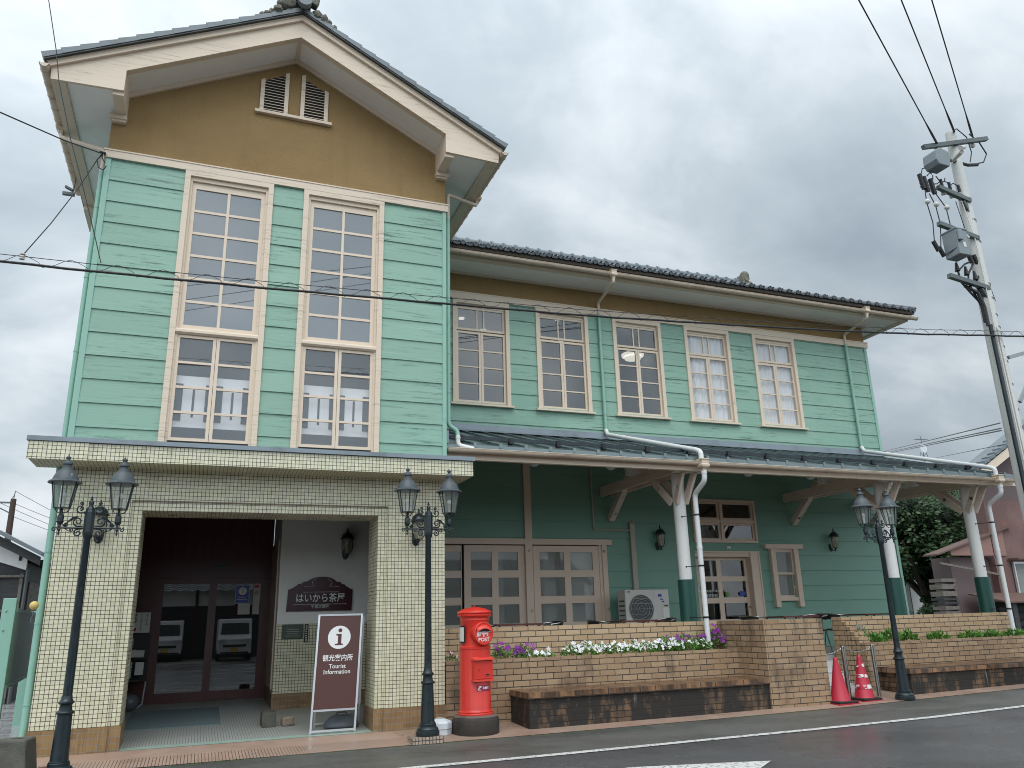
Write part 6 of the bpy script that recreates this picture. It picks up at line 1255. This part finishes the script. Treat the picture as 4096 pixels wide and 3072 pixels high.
def arm(x0, z0, x1, z1, mt='galv_dark', w_=.085): m = MB(); m.bar((x0, UY-.10, z0), (x1, UY-.10, z1), w_, w_); return ob('crossarm', m, mt, U)
arm(12.93, 10.37, 14.86, 10.98); arm(13.12, 9.50, 13.95, 9.33); arm(12.93, 8.66, 13.95, 8.50); arm(12.93, 7.55, 13.95, 7.42)
m = MB(); m.bar((13.75, UY-.1, 9.3), (13.95, UY-.05, 9.05), .06, .1); m.bar((13.75, UY-.1, 7.4), (13.95, UY-.05, 7.15), .06, .1); ob('arm_brace', m, 'galv_dark', U)
# switch box on top, transformer below
m = MB(); m.prism([(12.90, 9.95), (12.96, 9.84), (13.24, 9.84), (13.30, 10.02), (13.28, 10.18), (13.05, 10.24), (12.92, 10.15)], 'y', UY-.36, UY-.04); sw_ = ob('switch_box', m, 'tank', U, bev=.02)
m = MB(); m.tube([(13.45, UY-.5, 10.22), (13.62, UY-.45, 10.30)], .045, 10); m.tube([(13.60, UY-.4, 10.22), (13.76, UY-.065, 10.26)], .045, 10); ob('bushing', m, 'porcelain', sw_, smooth=True)
m = MB(); m.box(12.99, 13.28, UY-.38, UY-.06, 7.90, 8.46); m.box(12.975, 13.295, UY-.395, UY-.045, 8.42, 8.46); m.box(12.99, 13.10, UY-.43, UY-.38, 8.18, 8.40); tr_ = ob('transformer', m, 'tank', U, bev=.015)
m = MB(); m.box(13.12, 13.19, UY-.386, UY-.38, 8.06, 8.16); ob('label_plate', m, 'paper', tr_)
m = MB()
for k in range(3): m.tube([(13.27+.0*k, UY-.32+.1*k, 8.40), (13.36, UY-.34+.1*k, 8.30)], .028, 10)
ob('bushing', m, 'porcelain', tr_, smooth=True)
m = MB()
for x, z in ((12.76, 9.70), (12.86, 9.66), (13.03, 9.64)): m.tube([(x, UY-.03, z+.06), (x+.06, UY-.03, z-.26)], .045, 8); [m.tube([(x-.04, UY-.03, z-.02-.07*k), (x+.10, UY-.03, z-.04-.07*k)], .012, 5) for k in range(4)]
for x, z in ((12.78, 8.25), (12.90, 8.15)): m.tube([(x, UY-.03, z+.04), (x+.10, UY-.03, z-.16)], .04, 8)
for x, z in ((13.66, 8.16), (13.80, 8.14)): m.tube([(x, UY-.04, z), (x+.06, UY-.04, z-.2)], .045, 8)
for x, z in ((13.27, 7.80), (13.50, 7.75), (13.72, 7.68)): m.lathe([(.05, -.08), (.02, .1)], (x, UY-.04, z), 8)
ob('fuse_holder', m, 'cable', U)
m = MB()
for x, z in ((13.33, 9.40), (13.55, 9.37), (13.80, 9.36)):
    for k in range(5): m.lathe([(.02, 0), (.052, .008), (.052, .018), (.02, .03)], (x, UY-.04, z+.035*k), 12)
for x, z in ((12.80, 9.14), (13.03, 9.12), (13.31, 9.10)): m.ball((x, UY-.06, z), .055, 10, 7)
for x, z in ((13.36, 10.52), (13.95, 10.85), (14.45, 10.86)): m.ball((x, UY-.04, z), .06, 10, 7); m.ball((x+.03, UY-.04, z-.09), .05, 10, 7)
ob('insulator', m, 'porcelain', U, smooth=True)
m = MB()
for x, z in ((13.33, 9.56), (13.55, 9.53), (13.80, 9.52)): m.tube([(x, UY-.04, z), (x-.02, UY-.04, z+.18)], .03, 8)
ob('arrester_cap', m, 'cable', U)
m = MB()
def cv(*p, r_=.011): m.tube([Vector((a, b, c)) for a, b, c in p], r_, 6)
y = UY-.04
cv((12.82, y, 9.4), (12.80, y, 9.14), (12.86, y, 8.7), (12.80, y, 8.28)); cv((12.92, y, 9.35), (13.03, y, 9.1), (13.06, y, 8.7), (12.95, y, 8.2)); cv((13.1, y, 9.38), (13.31, y, 9.1), (13.33, y, 8.75), (13.34, y, 8.5)); cv((12.88, y, 8.1), (12.95, y, 7.98), (13.0, y-.3, 8.05), (13.02, y-.36, 8.2))
cv((13.68, y, 7.98), (13.5, y, 7.9), (13.28, y, 7.72), (13.3, y, 7.5), (13.5, y, 7.3), (13.72, y, 7.1), (13.72, y, 6.7), r_=.02); cv((13.75, y, 7.95), (13.55, y, 7.7), (13.5, y, 7.5), (13.6, y, 7.3), (13.74, y, 7.0), r_=.02); cv((13.9, y, 7.94), (13.96, y, 7.85), (13.75, y, 7.6), (13.72, y, 7.45), (13.8, y, 7.2), r_=.02)
cv((12.82, y, 9.8), (12.86, y, 9.9), (13.0, y, 9.95)); cv((12.95, y, 9.75), (13.05, y, 9.85), (13.1, y, 9.82)); cv((13.1, y, 9.7), (13.12, y, 9.8)); cv((13.2, y, 9.8), (13.3, y, 9.68), (13.42, y, 9.72), (13.45, y, 9.8)); cv((13.33, y, 9.74), (13.2, y, 9.62), (13.1, y, 9.6)); cv((13.55, y, 9.7), (13.4, y, 9.72), (13.2, y, 9.52)); cv((13.8, y, 9.68), (13.65, y, 9.72), (13.5, y, 9.6))
cv((13.36, y, 10.5), (13.5, y, 10.3), (13.7, y, 10.22)); cv((13.95, y, 11.0), (14.1, y, 11.1), (14.35, y, 10.95), (14.4, y, 10.6), (14.3, y, 10.35)); cv((14.45, y, 11.05), (14.7, y, 10.9), (14.85, y, 10.65), (14.7, y, 10.42), (14.45, y, 10.33), r_=.014); cv((13.7, y, 10.27), (14.2, y, 10.25), (14.5, y, 10.32), r_=.035)
cv((13.62, y, 9.3), (13.72, y, 8.7), (13.74, y, 8.5), r_=.008); cv((13.98, y, 8.0), (14.15, y, 7.2), r_=.006)
ob('jumper_cable', m, 'cable', U)
m = MB(); m.bar((14.15, UY-.05, 6.03), (15.6, UY-.05, 6.45), .05, .07); m.bar((14.2, UY-.05, 5.15), (14.9, UY-.05, 6.0), .05, .06); ob('side_bracket', m, 'galv', U)
m = MB(); m.box(13.42, 13.60, UY-.42, UY-.22, 2.30, 2.72); m.box(13.38, 13.7, UY-.5, UY-.2, 1.5, 2.25); ob('meter_box', m, 'duct', U, bev=.012)
m = MB(); m.box(13.40, 13.62, UY-.36, UY-.2, 2.70, 2.73); m.tube([(13.55, UY-.2, 3.1), (13.7, UY-.25, 2.95), (13.75, UY-.25, 2.8)], .03, 8); ob('conduit_head', m, 'galv', U)
for q, p, lb in (((13.36, 9.9, 10.52), (8.761, 7.282, 10.45), 'left wire of the three running overhead from the pole top'), ((13.93, 9.9, 10.95), (9.342, 7.077, 10.75), 'middle wire of the three running overhead from the pole top'), ((14.45, 9.9, 10.95), (9.822, 6.908, 10.75), 'right wire of the three running overhead from the pole top')):
    q = Vector(q); p = Vector(p); pts = [q.lerp(p, t) for t in (0, .1, .2, .5, 1, 2.5, 5)]; rs = [.022, .022, .011, .011, .011, .011, .011]
    m = MB(); m.tube(pts, rs, 6); tag(ob('overhead_wire', m, 'cable', loc=tuple(q)), lb, 'wire', 'three wires from the pole top')
cab = [(-14, 5.60), (-8, 5.54), (-2.4, 5.551), (-1.5, 5.561), (.6, 5.607), (3.88, 5.72), (5.1, 5.765), (7.55, 5.906), (9.75, 6.045), (11.8, 6.20), (13.5, 6.36), (15, 6.49), (22, 7.2), (34, 8.6)]
CY = 9.8
def cz(x):
    for (a, za), (b, zb) in zip(cab, cab[1:]):
        if a <= x <= b: return za+(zb-za)*(x-a)/(b-a)
    return cab[-1][1]
T = thing('telephone_cable', 'thick black cable with spiral hangers crossing in front of the facade', 'cable', (-14, CY, 5.6))
m = MB(); m.tube([(-14+i*.35, CY, cz(-14+i*.35)+.004*math.sin(i*2.1)) for i in range(136)], .017, 8); ob('cable', m, 'cable', T, smooth=True)
m = MB(); m.tube([(-14+i*.5, CY+.01, cz(-14+i*.5)+.095) for i in range(95)], .0045, 6); ob('messenger_wire', m, 'cable', T)
m = MB(); pts = []; x = -14
while x < 33:
    for t, h in ((0, -.015), (.12, .03), (.2, .085), (.26, .105), (.32, .085), (.42, .03)): pts.append((x+t*1.1, CY+.02*math.cos(t*9), cz(x+t)+h))
    x += .5
m.tube(pts, .0038, 4); ob('spiral_hanger', m, 'cable', T)
wire('drop_wire', 'thin drop wire hanging past the left eave down to the cable', [(-2.394, 9.8, 9.23), (-2.22, 9.8, 8.508), (-2.134, 9.8, 8.058), (-1.917, 9.8, 7.29), (-1.709, 9.8, 6.668), (-1.498, 9.8, 6.001), (-1.40, 9.8, 5.68)], .006)
wire('overhead_wire', 'thin wire entering at the top left corner of the photo', [(-2.394, 9.8, 9.23), (-2.6, 9.8, 10.6), (-3.2, 9.8, 13)], .006)
wire('service_wire', 'twisted service wire from the left to the tower corner', [(-2.9, 8, 6.55), (-2.471, 9, 6.989), (-2.1, 10.4, 7.6), (-1.80, 11.42, 8.09)], .009)
wire('service_wire', 'service wire from the tower corner down left to the cable insulator', [(-1.80, 11.42, 8.09), (-1.84, 11.35, 7.95), (-1.95, 10.9, 7.2), (-2.08, 10.3, 6.35), (-2.20, 9.82, 5.70)], .007)
m = MB()
for k in range(3): m.lathe([(.012, 0), (.03, .008), (.03, .02), (.012, .028)], (-2.215, 9.8, 5.60+.03*k), 10)
tag(ob('cable_insulator', m, 'porcelain', loc=(-2.2, 9.8, 5.6), smooth=True), 'small white insulator on the black cable at the left', 'insulator')
m = MB(); m.tube([(-1.79+.0, 11.42, 8.09), (-1.86, 11.42, 7.98), (-1.83, 11.42, 7.86), (-1.76, 11.42, 7.83), (-1.73, 11.42, 7.90)], .008, 6); m.tube([(-1.79, 11.42, 8.12), (-1.80, 11.42, 8.02), (-1.75, 11.42, 7.95)], .008, 6); m.tube([(-1.84, 11.42, 8.11), (-1.76, 11.44, 8.11)], .02, 8); ob('service_loop', m, 'cable', B)
m = MB(); m.box(-2.67, -2.49, 13.68, 13.74, 8.53, 8.58); m.bar((-2.64, 13.7, 8.68), (-2.52, 13.7, 8.62), .07, .03); m.tube([(-2.52, 13.7, 8.58), (-2.50, 13.7, 8.92)], .012, 6); tag(ob('floodlight', m, 'galv_dark', loc=(-2.6, 13.7, 8.55)), 'small floodlight fixed under the left eave', 'lamp')
for p, q, lb in (((13.5, 10, 4.68), (30, 34, 10.0), 'upper of the wires running left behind the building from the right pole'), ((13.5, 10, 4.60), (30, 34, 9.92), 'second of the wires running left behind the building from the right pole'), ((13.5, 10, 4.56), (30, 34, 9.86), 'third of the wires running left behind the building from the right pole')):
    pass
for z0_, z1_, lb in ((4.70, 10.21, 'upper grey wire running from the right pole behind the wing'), (4.60, 10.12, 'middle grey wire running from the right pole behind the wing'), (4.56, 10.06, 'lower grey wire running from the right pole behind the wing')):
    wire('overhead_wire', lb, [(13.55, 9.95, z0_), (36.22, 34, z1_)] + [(60, 59.2, 16)], .012, 'cable_grey', 'grey wires behind the wing')
wire('overhead_wire', 'faint single grey wire above the pink house', [(13.55, 9.95, 4.3), (39.0, 34, 9.80), (46, 40.6, 11.3)], .008, 'cable_grey')
m = MB(); m.tube([(16.0, 18.0, 3.9), (17.9, 18.0, 4.35)], .018, 6); m.ball((17.95, 18.0, 4.36), .05, 10, 7); tag(ob('gate_rod', m, 'fence_green', loc=(16, 18, 3.9)), 'thin green rod with a white ball tip in front of the evergreen tree', 'rod')

# ------------------------------------------------------------------ across the street (seen only in the glass)
def van(x, y, label):
    t = thing('white_van', label, 'van', (x, y, 0), 'white vans parked across the street'); k = .73
    body = [(-1.7, .32), (-1.7, 1.85), (1.15, 1.85), (1.45, 1.15), (1.62, .95), (1.66, .32)]
    m = MB(); m.prism([(y+a, b) for a, b in body], 'x', x-k, x+k); ob('body', m, 'van_white', t, bev=.05)
    m = MB(); m.add([(x-.62, y+1.46, 1.17), (x+.62, y+1.46, 1.17), (x+.58, y+1.185, 1.76), (x-.58, y+1.185, 1.76)], [(0, 1, 2, 3)]); ob('windscreen', m, 'black_metal', t)
    for s in (-1, 1):
        m = MB(); m.box(x+s*.42, x+s*.68, y+1.60, y+1.66, .80, .96); ob('headlight', m, 'alu', t)
        for dy in (-1.1, 1.05): m = MB(); m.tube([(x+s*.60, y+dy, .27), (x+s*.745, y+dy, .27)], .27, 18); ob('wheel', m, 'rubber', t)
    m = MB(); m.box(x-.16, x+.16, y+1.665, y+1.675, .42, .58); ob('number_plate', m, 'plate_yellow', t)
    m = MB(); m.box(x-.5, x+.5, y+1.663, y+1.672, .62, .72); m.box(x-.6, x+.6, y+1.663, y+1.672, .34, .40); ob('grille', m, 'rubber', t)
van(-1.25, -12.3, 'white van reflected in the left porch door'); van(1.75, -10.0, 'white van reflected in the right porch door')
T = thing('opposite_house', 'dark timber house with tiled roof across the street', 'house', (0, -16, 0))
m = MB(); m.box(-14, 22, -22, -15, 0, 2.6); ob('wall', m, 'old_wood', T); m = MB(); m.box(-14, 22, -21.9, -15.05, 2.6, 3.5); ob('plaster_band', m, 'plaster', T)
m = MB()
for x in range(-14, 23, 2): m.box(x-.07, x+.07, -15.05, -14.95, 0, 3.5)
ob('timber_post', m, 'dark_wood', T)
pm = pantile((-14.6, -14.2, 3.35), (1, 0, 0), (0, -.9, .436), (0, .436, .9), 66, 16, .56, .26, amp=.05, ns=5, lift=.04); ob('roof', pm, 'tile_grey', T, smooth=True)
for n_ in list(bpy.data.objects):
    if n_.type == 'MESH' and len(n_.data.polygons) == 0: print('EMPTY', n_.name)
# ------------------------------------------------------------------ pieces that stand apart become objects of their own
KEEP = {'louver', 'stripe', 'batten', 'band', 'eave_tile', 'pane', 'lettering', 'verge_tile', 'moulding', 'vent_slot', 'rafter', 'planks', 'scrollwork', 'relief', 'bolt_plate', 'eyelet', 'drip_board', 'letter_i', 'red_panel', 'postal_mark'}
def islands(me):
    n = len(me.vertices); p = list(range(n))
    def f(a):
        while p[a] != a: p[a] = p[p[a]]; a = p[a]
        return a
    for e_ in me.edges:
        a, b = f(e_.vertices[0]), f(e_.vertices[1])
        if a != b: p[a] = b
    g = {}
    for v in range(n): g.setdefault(f(v), []).append(v)
    return list(g.values())
def split_apart(o):
    me = o.data; isl = islands(me)
    if len(isl) < 2 or len(isl) > 60: return
    bb = []
    for s_ in isl:
        c = [me.vertices[i].co for i in s_]; bb.append(([min(v[k] for v in c)-.012 for k in range(3)], [max(v[k] for v in c)+.012 for k in range(3)]))
    p = list(range(len(isl)))
    def f(a):
        while p[a] != a: a = p[a]
        return a
    for i in range(len(isl)):
        for j in range(i):
            if all(bb[i][0][k] <= bb[j][1][k] and bb[j][0][k] <= bb[i][1][k] for k in range(3)): p[f(i)] = f(j)
    g = {}
    for i in range(len(isl)): g.setdefault(f(i), []).extend(isl[i])
    if len(g) < 2: return
    groups = list(g.values()); own = {}
    for k, vs in enumerate(groups):
        for v in vs: own[v] = k
    polys = [[] for _ in groups]
    for pl in me.polygons: polys[own[pl.vertices[0]]].append(tuple(pl.vertices))
    sm = me.polygons[0].use_smooth; base = [tuple(v.co) for v in me.vertices]
    for k, vs in enumerate(groups):
        mp_ = {v: i for i, v in enumerate(vs)}; nm = bpy.data.meshes.new(o.name.split('.')[0])
        nm.from_pydata([base[v] for v in vs], [], [tuple(mp_[v] for v in q) for q in polys[k]]); nm.materials.append(me.materials[0]); nm.update()
        if sm:
            nm.polygons.foreach_set('use_smooth', [True]*len(nm.polygons)); nm.set_sharp_from_angle(angle=R(38))
        if k == 0: o.data = nm; continue
        c = bpy.data.objects.new(o.name.split('.')[0], nm); COL.objects.link(c); c.parent = o.parent
for o in [x for x in bpy.data.objects if x.type == 'MESH' and (x.parent in (B, A, A2, U) or (x.parent and x.parent.parent in (B, U))) and x.name.split('.')[0] not in KEEP and not x.modifiers]: split_apart(o)
